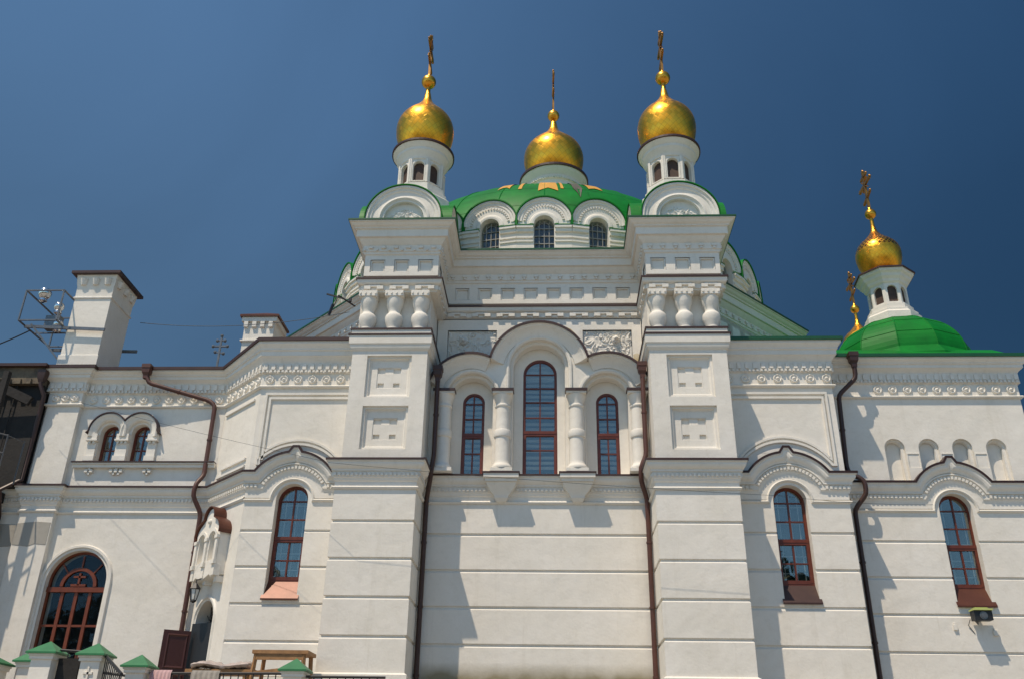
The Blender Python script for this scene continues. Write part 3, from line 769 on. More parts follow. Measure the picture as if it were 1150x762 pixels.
panel_mould(fR, [(3.62, 7.36), (5.70, 7.36), (5.70, 5.94)] + [(p[0], p[1] + .09) for p in hp[::-1] if 3.7 < p[0] < 5.66], church)

# left bay and chamfer
CHA = (-7.43, YLW); CHB = (-6.28, YB)
fL = front(YB); wcL = -5.30
m = rustic_wall(fL, CHB[0], LP[0] + .05, wcL, .66, 3.13, 5.12, 6.12)
m.slab(fL, rect(CHB[0], LP[0] + .05, 6.12, 7.7), (), 0, -.2)
m.build('wall', PL, church)
sill_mat = COPPER
window(fL, wcL, .66, 3.50, 5.12, -.22, [5.13, 4.75, 3.92], 4.36, blind='grille', sill=(3.50, 3.14, .05, .74))
window_cornice(fL, wcL, CHB[0], LP[0], (.414, 0), church)
hp = simple_hood(wcL, -6.1, -4.2, .92, .48, 5.84)
panel_mould(fL, [(-4.2, 7.46), (-6.15, 7.46), (-6.15, 5.84)][::-1], church)
panel_mould(fL, [(-6.06, 5.95), (-6.06, 7.36), (-4.2, 7.36)], church)
panel_mould(fL, [p for p in hp if -6.15 < p[0] < -4.2], church)
panel_mould(fL, [(p[0], p[1] + .09) for p in hp if -6.06 < p[0] < -4.2], church)
# chamfer wall (faces front-left), holds the small door
fC = Fr(CHA, (CHB[0] - CHA[0], CHB[1] - CHA[1])); CL = math.hypot(CHB[0] - CHA[0], CHB[1] - CHA[1])
dcu = .62
m = MB(); m.slab(fC, rect(-.0, CL, -1.7, 7.7), [arch_poly(dcu, .78, 1.0, 2.82)], 0, -.35)
ch = m.build('wall', PL, church)
m = MB()
m.sweep(fC, [(dcu + .42, 2.0), (dcu + .42, 2.82)] + arc(dcu, 2.82, .42, 0, 180, 20)[1:] + [(dcu - .42, 2.0)], [(0, -.01), (0, .0), (-.02, .03), (-.06, .03), (-.08, 0), (-.08, -.01)])
m.build('door_surround', PL, ch)
m = MB(); m.slab(fC, arch_poly(dcu, .80, .99, 2.82), (), -.30, -.33)
drs = m.build('door_recess', DARK, ch)
m = MB()
for k in range(5):
    a = R(20 + 35 * k); m.tube([fC(dcu + .05 * math.cos(a), 2.86 + .05 * math.sin(a), -.2), fC(dcu + .2 * math.cos(a + .3), 2.86 + .2 * math.sin(a + .3), -.2), fC(dcu + .33 * math.cos(a), 2.86 + .33 * math.sin(a), -.2)], .009, 6)
m.tube([fC(p[0], p[1], -.2) for p in arc(dcu, 2.86, .2, 0, 180, 14)], .008, 6); m.tube([fC(dcu - .38, 2.82, -.2), fC(dcu + .38, 2.82, -.2)], .014, 6)
m.build('fanlight_grille', IRON, ch)
# open leaves
m = MB(); hinge = fC(dcu - .39, 0, .03); fl_ = Fr((hinge.x, hinge.y), (1, .12)); 
fl2 = Fr((hinge.x - .40, hinge.y - .45), (.52, .30))
m.box(fl2, 0, .52, 1.02, 2.62, -.02, .02); m.sweep(fl2, rect(.08, .48, 1.9, 2.55), [(0, .02), (.02, .035), (.05, .02)], closed=True); m.sweep(fl2, rect(.08, .48, 1.1, 1.8), [(0, .02), (.02, .035), (.05, .02)], closed=True)
dl = m.build('door_leaf', mat('dark_red_door', (0.06, 0.016, 0.012), .4), ch)
m = MB(); h2 = fC(dcu - .30, 0, .08); fl3 = Fr((h2.x, h2.y), (1, -.42)); m.box(fl3, 0, .62, 1.02, 2.78, -.02, .02)
m.build('door_leaf', IRON, ch)
# lower cornice round chamfer and left wing
pil = (-11.55, -10.78); YPL = .76
lowp = [(-15, YLW), (pil[0] - .0, YLW), (pil[0], YPL), (pil[1], YPL), (pil[1], YLW), CHA, CHB]
lw = [(-15, YLW), CHA, (CHB[0], CHB[1])]
def lowtail(path, z=ZL, end=0):
    m = MB(); lowcorn_plan(m, path, z); return m.build('cornice', PL, church)
# chamfer part mitred against the bay: extend path one point along bay so the corner mitres properly
m = MB(); lowcorn_plan(m, [(-15, YLW), (pil[0], YLW), (pil[0], YPL), (pil[1], YPL), (pil[1], YLW), CHA, CHB], post=(CHB[0] + 1, CHB[1])); m.build('cornice', PL, church)
flashing([(-15, YLW), CHA, CHB], ZL, OV + .1, m=mat('faded_board_flashing', (.22, .13, .08), .7, var=.5, vscale=8)) if False else flashing([(-15, YLW), (pil[0], YLW), (pil[0], YPL), (pil[1], YPL), (pil[1], YLW), CHA, CHB], ZL, OV, post=(CHB[0] + 1, CHB[1]))
UC = [(-15, YLW), (pil[0], YLW), (pil[0], YPL), (pil[1], YPL), (pil[1], YLW), CHA, CHB, (-4.1, YB)]
s2 = math.sqrt(2)
upcorn(UC, church, [((CHB[0], YB), (-4.2, YB), 7, .17, .31), (CHA, CHB, 6, .14, .27), ((pil[1], YLW), CHA, 11, .22, .295), ((pil[0], YPL), (pil[1], YPL), 3, .17, .22)], BROWN, dz=[-.11] * 6 + [.06, .06])
# chamfer panel moulding
panel_mould(fC, [(.12, 7.38), (1.45, 7.38)], church); panel_mould(fC, [(.30, 6.06), (1.42, 6.06)], church); panel_mould(fC, [(.14, 5.90), (1.42, 5.90)], church)
# rustication returning round the chamfer corner: none; small blind gablet above the door
def gablet():
    f = fC; m = MB(); c = dcu + .06
    # body on corbels, trefoil outline
    zs = 4.50
    out = [(c - .52, 3.66), (c - .40, 3.60), (c - .30, 3.66), (c - .08, 3.60), (c, 3.58), (c + .08, 3.60), (c + .30, 3.66), (c + .40, 3.60), (c + .52, 3.66), (c + .52, zs)] + arc(c + .27, zs, .27, 10, 62, 8) + arc(c, zs + .35, .21, 0, 180, 12) + arc(c - .27, zs, .27, 118, 170, 8) + [(c - .52, zs)]
    hs = [arch_poly(c - .24, .27, 3.95, 4.38, 12), arch_poly(c + .24, .27, 3.95, 4.38, 12)]
    m.slab(f, out, hs, .22, -.02, hback=.08)
    for h in hs: m.slab(f, h, (), .09, .06)
    for x in (c - .24, c + .24): m.sweep(f, arc(x, 4.38, .19, 0, 180, 14), [(.03, .21), (.03, .25), (-.03, .25), (-.03, .21)])
    for x in (c - .47, c, c + .47):
        m.box(f, x - .05, x + .05, 3.92, 4.38, .21, .26); m.box(f, x - .065, x + .065, 4.36, 4.43, .21, .275); m.box(f, x - .065, x + .065, 3.84, 3.93, .21, .275)
        m.box(f, x - .06, x + .06, 3.62, 3.84, .1, .24); m.box(f, x - .045, x + .045, 3.50, 3.62, .0, .16)
    m.ball(f(c, 4.78, .22), .06)
    g_ = m.build('gablet', PL, ch)
    k = MB(); tp = [(c + .54, zs - .02)] + arc(c + .27, zs, .29, 10, 62, 8) + arc(c, zs + .36, .225, -5, 185, 14) + arc(c - .27, zs, .29, 118, 170, 8) + [(c - .54, zs - .02)]
    k.sweep(f, tp, [(0, -.02), (0, .28), (-.02, .28), (-.02, -.02)])
    k.build('flashing', COPPER, g_)
gablet()

# ---- right wing --------------------------------------------------------------
fW = front(YW); RWX = 10.08; wcW = 8.24
m = rustic_wall(fW, BRX - .02, RWX, wcW, .66, 3.20, 5.14, 5.68)
nich = [7.24, 7.945, 8.64, 9.34]
hl = [arch_poly(x + 0.0, .42, 5.72, 6.45, 14) for x in nich]
lnk = []
m.slab(fW, rect(BRX - .02, RWX, 5.68, 7.7), hl, 0, -.16)
m.slab(fW, rect(BRX, RWX - .05, 5.7, 7.6), (), -.158, -.3)
m.plan([(RWX, YW), (RWX, 7.5)], [(0, -1.7), (0, 7.7)], cap=False)
m.build('wall', PL, church)
m = MB()   # moulded heads, jambs and links of the blind arcade
for i, x in enumerate(nich):
    m.sweep(fW, arc(x, 6.45, .21, 0, 180, 14), [(.0, -.06), (.035, -.065), (.05, -.10), (.05, -.15)])
    m.box(fW, x + .21 - .07, x + .21, 5.70, 6.45, -.15, -.06)
for a, b in zip(nich[:-1], nich[1:]):
    c = (a + b) / 2
    m.slab(fW, rect(c - .135, c + .135, 5.72, 6.34), [rect(c - .115, c + .115, 6.02, 6.32)], .014, -.01)
m.build('blind_arcade', PL, church)
window(fW, wcW + .02, .66, 3.57, 5.14, -.20, [5.15, 4.78, 3.98], 4.41, blind='grille', sill=(3.57, 3.22, .05, .76))
window_cornice(fW, wcW, BRX - .01, RWX, (0, 1), church, half=.76)
upcorn([(BRX + .01, YW), (RWX, YW), (RWX, 7.5)], church, [((BRX, YW), (RWX, YW), 10, 1.17, .314)], DKGREEN, dz=[-.08] * 3)
# roof of bay and wing
m = MB(); m.grid([[(3.4, YB - .2, 8.60), (BRX + .2, YB - .2, 8.60)], [(3.4, 3.0, 8.75), (BRX + .5, 3.0, 8.75)]])
m.grid([[(BRX, YW - .2, 8.46), (RWX + .2, YW - .2, 8.46)], [(BRX, 1.4, 9.24), (RWX + .2, 1.4, 9.22)], [(BRX, 8, 9.24), (RWX + .2, 8, 9.22)]])
m.build('roof', GREEN, church)
m = MB(); m.grid([[(CHB[0] - .1, YB - .2, 8.62), (-4, YB - .2, 8.62)], [(-7.6, 4.5, 9.0), (-4, 3.0, 9.0)]])
m.grid([[(-15, YLW - .2, 8.5), (-7.5, YLW - .2, 8.5), (CHB[0] - .1, YB - .2, 8.62)], [(-15, 8, 9.2), (-7.5, 8, 9.2), (-6.3, 5, 9.0)]])
m.build('roof', BROWN, church)

# ---- left wing ---------------------------------------------------------------
fLW = front(YLW)
WL = (-10.02, -9.30)
m = MB()
DC = -10.03
m.slab(fLW, rect(-15, CHA[0], -1.7, 7.7), [arch_poly(WL[0], .42, 6.26, 6.98, 14), arch_poly(WL[1], .42, 6.26, 6.98, 14), arch_poly(DC, 1.30, 1.0, 3.66, 24)], 0, -.4)
m.build('wall', PL, church)
m = MB(); fP = front(YPL)
m.plan([(pil[0], YLW + .01), (pil[0], YPL), (pil[1], YPL), (pil[1], YLW + .01)], [(0, 5.55), (0, 7.7)], cap=False)
m.plan([(pil[0] - .0, YLW + .01), (pil[0] - .0, YPL), (pil[1] - .0, YPL), (pil[1] - .0, YLW + .01)], [(0, -1.7), (0, 5.3)], cap=False)
m.build('pilaster', PL, church)
# patch of grey render on the lower pilaster
m = MB(); m.slab(fP, [(-11.54, 4.40), (-11.2, 4.36), (-11.05, 4.42), (-10.80, 4.40), (-10.80, 4.88), (-11.1, 4.90), (-11.54, 4.86)], (), .006, -.001); m.slab(fLW, [(-13.4, 4.42), (-12.3, 4.36), (-11.56, 4.40), (-11.56, 4.86), (-12.4, 4.90), (-13.4, 4.84)], (), .006, -.001); m.build('render_patch', PLG, church)
# pair of small windows with twin hood
for cx in WL: window(fLW, cx, .42, 6.28, 6.98, -.20, [6.98, 6.62], None, blind=None, fw=.04, glass=GLASS)
m = MB()
for k, cx in enumerate(WL):
    m.sweep(fLW, [(cx + .30, 6.86)] + arc(cx, 6.98, .30, 0, 180, 20) + [(cx - .30, 6.86)], [(.10, 0), (.10, .10), (.12, .13), (.15, .13), (.15, 0)] if False else [(-.13, -.01), (-.13, .13), (-.10, .15), (-.05, .11), (0, .09), (.03, .06), (.03, -.01)])
for cx in (WL[0] - .33, (WL[0] + WL[1]) / 2, WL[1] + .33):
    w = .10 if cx != (WL[0] + WL[1]) / 2 else .13
    m.box(fLW, cx - w, cx + w, 6.30, 6.74, -.01, .05); m.box(fLW, cx - w - .03, cx + w + .03, 6.76, 6.80, -.01, .12)
    m.box(fLW, cx - w - .01, cx + w + .01, 6.80, 6.93, -.01, .10); m.box(fLW, cx - w - .02, cx + w + .02, 6.30, 6.42, -.01, .08)
    n = 2 if w < .12 else 3
    for j in range(n):
        m.box(fLW, cx + (j - (n - 1) / 2) * .09 - .025, cx + (j - (n - 1) / 2) * .09 + .025, 6.70, 6.76, -.01, .09)
hd = m.build('window_surround', PL, church)
m = MB()
R2 = .43
for cx, a0, a1 in ((WL[0], 33, 180), (WL[1], 0, 147)):
    pts = arc(cx, 6.99, R2, a0, a1, 18)
    if a1 == 180: pts = pts + [(cx - R2 - .05, 6.93)]
    if a0 == 0: pts = [(cx + R2 + .05, 6.93)] + pts
    m.sweep(fLW, pts, [(0.012, -.01), (0.012, .17), (-.012, .17), (-.012, -.01)])
m.build('flashing', BROWN, hd)
m = MB()   # brow sill, little brackets
m.box(fLW, -10.66, CHA[0] - .02, 6.14, 6.21, -.01, .09); m.box(fLW, -10.66, CHA[0] - .02, 6.21, 6.245, -.01, .12)
for cx, n in ((-10.28, 2), (-9.66, 3), (-8.96, 2)):
    for j in range(n): m.box(fLW, cx + (j - (n - 1) / 2) * .11 - .035, cx + (j - (n - 1) / 2) * .11 + .035, 6.03, 6.10, -.01, .08); 
    for j in range(n - 1): m.box(fLW, cx + (j - (n - 2) / 2) * .11 - .025, cx + (j - (n - 2) / 2) * .11 + .025, 5.98, 6.03, -.01, .06)
    m.box(fLW, cx - .02, cx + .02, 6.09, 6.14, -.01, .06)
s_ = m.build('sill_course', PL, church)
m = MB(); m.box(fLW, -10.68, CHA[0] - .02, 6.245, 6.27, -.01, .15); m.build('flashing', BROWN, s_)
# large glazed arch doorway
def big_door():
    f = fLW; c = DC; w = 1.30; zs = 3.66; r = w / 2; dg = -.14
    m = MB()
    m.sweep(f, [(c - r, 1.0), (c + r, 1.0)] + arc(c, zs, r, 0, 180, 26)[:-1] + [(c - r, zs)], [(0, dg - .04), (0, dg + .02), (.05, dg + .02), (.05, dg - .04)], closed=True)
    m.box(f, c - r, c + r, 3.46, 3.56, dg - .03, dg + .05)
    for k in range(5):
        x = c - r + .05 + (w - .1) * k / 4 if k not in (0, 4) else None
        if x: m.box(f, x - .035, x + .035, 1.0, 3.46, dg - .03, dg + .02)
    for z in (2.78, 2.05, 1.4): m.box(f, c - r + .05, c + r - .05, z - .022, z + .022, dg - .03, dg + .012)
    m.sweep(f, arc(c, 3.58, .36, 0, 180, 20), [(-.035, dg - .03), (-.035, dg + .03), (.035, dg + .03), (.035, dg - .03)])
    for a in (45, 90, 135): m.bar(f(c + .38 * math.cos(R(a)), 3.58 + .38 * math.sin(R(a)), dg), f(c + .60 * math.cos(R(a)), 3.62 + .60 * math.sin(R(a)), dg), .03)
    # carved cross in the fanlight
    m.box(f, c - .02, c + .02, 3.60, 3.86, dg - .02, dg + .03); m.box(f, c - .13, c + .13, 3.76, 3.80, dg - .02, dg + .03); m.box(f, c - .16, c + .16, 3.58, 3.63, dg - .02, dg + .03)
    d = m.build('glazed_door', OAK, church)
    p = MB(); p.slab(f, arch_poly(c, w - .04, 1.02, zs, 20), (), dg - .008, dg - .013); p.build('pane', glass_mat('unlit_hall_glass', 0.02), d)
    p = MB(); p.slab(f, arch_poly(c, w + .06, .98, zs, 20), (), dg - .6, dg - .62); p.sweep(f, arch_poly(c, w + .06, .98, zs, 20)[:-1], [(0, dg - .02), (0, dg - .62)], closed=True); p.build('room_shade', DARK, d)
    s = MB(); s.sweep(f, [(c + r, 1.0), (c + r, zs)] + arc(c, zs, r, 0, 180, 26)[1:-1] + [(c - r, zs), (c - r, 1.0)], [(0, -.01), (0, .02), (-.05, .02), (-.06, .05), (-.11, .05), (-.13, .0), (-.13, -.01)])
    s.build('door_surround', PL, d)
big_door()

# ---- chimneys ----------------------------------------------------------------
m = MB(); x0, x1, y0, y1 = -11.58, -10.68, .80, 1.85
pth = [(x0, y1), (x0, y0), (x1, y0), (x1, y1)]
sq = [(x0, y0), (x1, y0), (x1, y1), (x0, y1)]
m.plan(sq[:], [(.03, 8.5), (.03, 8.88), (0, 8.90), (0, 10.38), (.03, 10.40), (.03, 10.43), (0.005, 10.45), (.01, 10.70), (.03, 10.80), (.05, 10.98), (.06, 11.06)], closed=True)
for a, b in zip(sq, sq[1:] + sq[:1]):
    L = math.hypot(b[0] - a[0], b[1] - a[1]); f = Fr(a, (b[0] - a[0], b[1] - a[1]))
    for k in range(3):
        c = L * (k + .5) / 3; m.tube([f(c, 10.76, .015), f(c, 10.92, .05)], [.075, .095], 10)
chm = m.build('chimney', PL, church, smooth=30)
m = MB(); m.bx(x0 - .16, x1 + .16, y0 - .16, y1 + .16, 11.03, 11.10)
m.grid([[(x0 - .16, y0 - .16, 11.10), (x1 + .16, y0 - .16, 11.10), (x1 + .16, y1 + .16, 11.10), (x0 - .16, y1 + .16, 11.10)], [(-11.13, 1.3, 11.25)] * 4], close=True); m.build('chimney_cap', BROWN, chm)
m = MB(); m.bx(-8.13, -7.33, 3.0, 3.8, 8.8, 10.95); m.bx(-8.18, -7.28, 2.95, 3.85, 10.3, 10.34); m.bx(-8.20, -7.26, 2.93, 3.87, 10.86, 10.99)
for k in range(4): m.bx(-8.13 + k * .22, -8.02 + k * .22, 2.93, 3.0, 10.7, 10.86)
c2 = m.build('chimney', PL, church)
m = MB(); m.bx(-8.25, -7.21, 2.88, 3.92, 10.99, 11.05); m.grid([[(-8.25, 2.88, 11.05), (-7.21, 2.88, 11.05), (-7.21, 3.92, 11.05), (-8.25, 3.92, 11.05)], [(-7.73, 3.4, 11.35)] * 4], close=True); m.build('chimney_cap', COPPER, c2)

# ---- kokoshnik ring and main dome ---------------------------------------------
DCX, DCY, DR, NK = -0.16, 7.6, 6.6, 30
kw = 2 * DR * math.tan(PI / NK)
def koko():
    f = Fr((0, -DR)); m = MB(); zc = 12.64; r = .69
    out = [(-kw / 2, 11.0), (kw / 2, 11.0), (kw / 2, 12.45), (r, 12.5), (r, zc)] + arc(0, zc, r, 0, 180, 22)[1:-1] + [(-r, zc), (-r, 12.5), (-kw / 2, 12.45)]
    hole = arch_poly(0, .50, 11.2, 12.55, 14)
    m.slab(f, out, [hole], 0, -.35)
    m.sweep(f, arc(0, zc, r, 0, 180, 22), [(0, 0), (0, .05), (.05, .05), (.07, .02), (.13, .02), (.14, 0)])
    m.sweep(f, arc(0, 12.55, .25, 0, 180, 16), [(0, 0), (0, .03), (-.05, .04), (-.10, .03), (-.13, 0)])
    m.dent_path(f, arc(0, 12.62, .49, 4, 176, 26), -.03, .03, 0, .03, .035, .075)
    for s in (-1, 1):
        a, b = sorted((s * .27, s * kw / 2))
        m.box(f, a, b, 12.40, 12.47, 0, .10); m.box(f, a, b, 12.30, 12.40, 0, .06); m.box(f, a, b, 12.13, 12.18, 0, .035); m.box(f, a, b, 12.02, 12.06, 0, .03)
    k = m.build('drum_gable', PL, church)
    h = MB(); h.sweep(f, [(r + .01, 12.5), (r + .01, zc)] + arc(0, zc, r + .01, 0, 180, 22)[1:-1] + [(-r - .01, zc), (-r - .01, 12.5)], [(0, -1.6), (0, .085), (-.03, .085), (-.03, -1.6)])
    for s in (-1, 1):
        a, b = sorted((s * .26, s * kw / 2)); h.box(f, a, b, 12.47, 12.49, 0, .11)
    h.build('gable_roof', [GREEN], k)
    w = MB(); w.slab(f, hole, (), -.16, -.17); w.build('pane', GLASSD, k)
    w = MB(); w.slab(f, arch_poly(0, .52, 11.15, 12.55, 12), (), -.30, -.32); w.build('inner_shutter', SHUT, k)
    w = MB()
    for dx in (-.125, 0, .125): w.box(f, dx - .008, dx + .008, 11.2, 12.76, -.155, -.13)
    for z in (11.4, 11.62, 11.84, 12.06, 12.28, 12.5): w.box(f, -.25, .25, z - .01, z + .01, -.155, -.135)
    w.tube([f(a, b, -.145) for a, b in arc(0, 12.54, .14, 0, 180, 10)], .01, 6)
    w.build('window_bars', BARS, k)
    return k
k0 = koko(); k0.location = (DCX, DCY, 0)
for i in range(1, NK): dup(k0, church, (DCX, DCY, 0), (0, 0, 2 * PI * i / NK))
AA, BB, ZD = 6.20, 3.96, 12.60
def dome_z(r): return ZD + BB * math.sqrt(max(0, 1 - (r / AA) ** 2))
m = MB(); prof = [(AA * math.cos(R(a)), BB * math.sin(R(a))) for a in range(0, 86, 4)]
m.lathe((DCX, DCY, ZD), prof, 60)
for k in range(NK):      # standing seams
    a = 2 * PI * (k + .5) / NK
    m.tube([(DCX + r * math.cos(a), DCY + r * math.sin(a), ZD + z + .005) for r, z in prof[1:-2]], .014, 5)
for a in (14, 28, 42, 56): m.lathe((DCX, DCY, ZD), [(AA * math.cos(R(a + q)) + .004, BB * math.sin(R(a + q)) + .006) for q in (-.12, .12)], 60)
m.build('dome', GREEN, church, smooth=30)
# gilded rays painted on the dome
def on_dome(x, y): 
    r = math.hypot(x - DCX, y - DCY); return (x, y, dome_z(r) + .02)
def ray_patch(ang, w, r0, r1, mt=None, notch=.25):
    m = MB(); a = R(ang); rows = []; n = 8
    for i in range(n + 1):
        r = r0 + (r1 - r0) * i / n; ww = w * (1 - .35 * (i / n)) ; row = []
        for j in range(7):
            t = j / 6 * 2 - 1; rr = r + ((-notch) * (1 - abs(t)) if notch < -.3 else notch * (1 - abs(t))) * (1 if i == 0 else 0)
            x = DCX + math.sin(a) * rr + math.cos(a) * ww * t; y = DCY - math.cos(a) * rr + math.sin(a) * ww * t; row.append(on_dome(x, y))
        rows.append(row)
    low = [[(p[0], p[1], p[2] - .015) for p in r_] for r_ in rows]
    m.grid(rows)
    m.build('gilded_ray', mt or STARG, church)
def star_patch(ang, rc, s, mt=None):
    m = MB(); a = R(ang); pts = []
    for k in range(16):
        q = s * (1.0 if k % 2 == 0 else .5); b = 2 * PI * k / 16
        pts.append((q * math.cos(b), q * math.sin(b) * 1.1))
    for k in range(16):
        p, q = pts[k], pts[(k + 1) % 16]
        tri = []
        for (u, v) in ((0, 0), p, ((p[0] + q[0]) / 2, (p[1] + q[1]) / 2), q):
            rr = rc + v; tri.append(on_dome(DCX + math.sin(a) * rr + math.cos(a) * u, DCY - math.cos(a) * rr + math.sin(a) * u))
        m.face(tri)
    m.build('gilded_star', mt or STARG, church)
ray_patch(1.0, .27, 5.64, 4.2, notch=-.16); ray_patch(-12.0, .17, 5.40, 4.2, notch=-.22); 
ray_patch(-7.0, .05, 5.5, 4.3, notch=0); ray_patch(5.0, .04, 5.52, 4.3, notch=0)
ray_patch(9.5, .13, 5.45, 4.3, notch=-.4, mt=mat('bare_grey_ray', (.10, .09, .06), .5)); ray_patch(15, .20, 5.4, 4.2, notch=-.1)

# ---- onion cupolas -------------------------------------------------------------
class UVF:
    def __init__(s, c, n, sc): s.c = c; s.N = n; s.sc = sc
    def __call__(s, co):
        a = math.atan2(co[1] - s.c[1], co[0] - s.c[0]) / (2 * PI) * s.N
        return (a, (co[2] - s.c[2]) * s.sc)
def onion(c, rmax, H, parent, material=None, neck=.07, orb=.19, uvs=None, zneck=None, crossh=1.4, yaw=78, rbase=.78, rowsc=None, squash=1.0, loc=None):
    """c = centre of the base ring; H = height from base to neck"""
    # normalised onion silhouette: (radius/rmax, z/H)
    S = [(rbase, 0), (.80, .07), (.91, .165), (.975, .265), (1.0, .36), (.985, .435), (.925, .51), (.825, .575), (.70, .63), (.565, .68), (.44, .73), (.325, .78), (.23, .83), (.155, .89), (.10, 1.0)]
    pts = []
    for i in range(len(S) - 1):      # smooth by Catmull-Rom
        p0 = S[max(0, i - 1)]; p1 = S[i]; p2 = S[i + 1]; p3 = S[min(len(S) - 1, i + 2)]
        for k in range(4):
            t_ = k / 4
            q = [0.5 * ((2 * p1[j]) + (-p0[j] + p2[j]) * t_ + (2 * p0[j] - 5 * p1[j] + 4 * p2[j] - p3[j]) * t_ * t_ + (-p0[j] + 3 * p1[j] - 3 * p2[j] + p3[j]) * t_ ** 3) for j in (0, 1)]
            pts.append((q[0] * rmax, q[1] * H))
    pts.append((S[-1][0] * rmax, H))
    m = MB(); m.lathe(c, pts, 56)
    u = UVF(c, 42, rowsc or 42 / (2 * PI * rmax))
    o = m.build('onion_cupola', material or GOLD, parent, uvf=u, smooth=60)
    m = MB(); zt = c[2] + H
    L = zneck or .35
    m.lathe((c[0], c[1], zt), [(rmax * .10, -.02), (neck, .03), (neck * .9, L), (.03, L)], 20)
    zc = zt + L + orb * .9
    m.ball((c[0], c[1], zc), orb, 28)
    zb = zc + orb
    m.lathe((c[0], c[1], zb - .03), [(.06, 0), (.06, .05), (.035, .09), (.03, .14)], 14)
    m.build('orb', GOLD2, o, smooth=50)
    # orthodox cross seen almost edge-on
    a = R(yaw); f = Fr((c[0], c[1]), (math.cos(a), math.sin(a)))
    x = MB(); h = crossh; T = .03
    def plank(u0, z0, u1, z1, w):
        p0 = f(u0, zb + z0, 0); p1 = f(u1, zb + z1, 0)
        dx, dz = u1 - u0, z1 - z0; L_ = math.hypot(dx, dz); nx, nz = -dz / L_ * w / 2, dx / L_ * w / 2
        x.slab(f, [(u0 + nx, zb + z0 + nz), (u0 - nx, zb + z0 - nz), (u1 - nx, zb + z1 - nz), (u1 + nx, zb + z1 + nz)], (), T, -T)
    def knob(u_, z_, r_=.045):
        for s1, s2 in ((1, 0), (-1, 0), (0, 1), (0, -1)): x.ball(tuple(f(u_ + s1 * r_ * .8, zb + z_ + s2 * r_ * .8, 0)), r_ * .72, 8)
    plank(0, .05, 0, h * .97, .07)
    w1 = h * .30; plank(-w1, h * .64, w1, h * .64, .07); knob(-w1, h * .64); knob(w1, h * .64)
    w2 = h * .15; plank(-w2, h * .84, w2, h * .84, .06); knob(-w2, h * .84, .035); knob(w2, h * .84, .035); knob(0, h * .97)
    w3 = h * .20; plank(-w3, h * .36, w3, h * .26, .06); knob(-w3, h * .36, .035); knob(w3, h * .26, .035)
    for s in (-1, 1):       # rays between the arms
        for t_ in (-1, 1): plank(s * .03, h * .64 + t_ * .03, s * h * .13, h * .64 + t_ * h * .13, .022)
    x.build('cross', CROSSG, o)
    return o
# centre lantern and cupola
def ring(m, c, prof, n=40): m.lathe(c, prof, n)
CX0 = (.12, 7.6)
m = MB(); m.lathe((CX0[0], CX0[1], 0), [(1.0, 15.8), (1.0, 17.2), (.92, 17.25), (.92, 18.1), (.98, 18.15), (1.0, 18.22), (.96, 18.26), (1.02, 18.34), (1.10, 18.42), (1.16, 18.52), (1.16, 18.58), (.8, 18.64)], 48)
m.dent_plan([(CX0[0] + .96 * math.cos(R(t_)), CX0[1] + .96 * math.sin(R(t_))) for t_ in range(180, 361, 15)], 18.12, 18.17, 0, .05, .05, .09)
for k in range(10):   # scalloped gablets on the lantern
    a = 2 * PI * k / 10 - PI / 2; f = Fr((CX0[0] + .94 * math.cos(a), CX0[1] + .94 * math.sin(a)), (-math.sin(a), math.cos(a)))
    m.sweep(f, arc(0, 17.45, .26, 0, 180, 14), [(0, -.05), (0, .10), (-.05, .10), (-.06, -.05)])
lt = m.build('lantern', PL, church, smooth=35)
m = MB(); m.lathe((CX0[0], CX0[1], 0), [(1.17, 18.50), (1.19, 18.52), (1.19, 18.60), (.75, 18.72)], 48); m.build('flashing', BROWN, lt)
onion((CX0[0], CX0[1], 18.60), 1.04, 2.62, church, rbase=.68, orb=.215, neck=.07, zneck=.12, crossh=1.95, yaw=92)

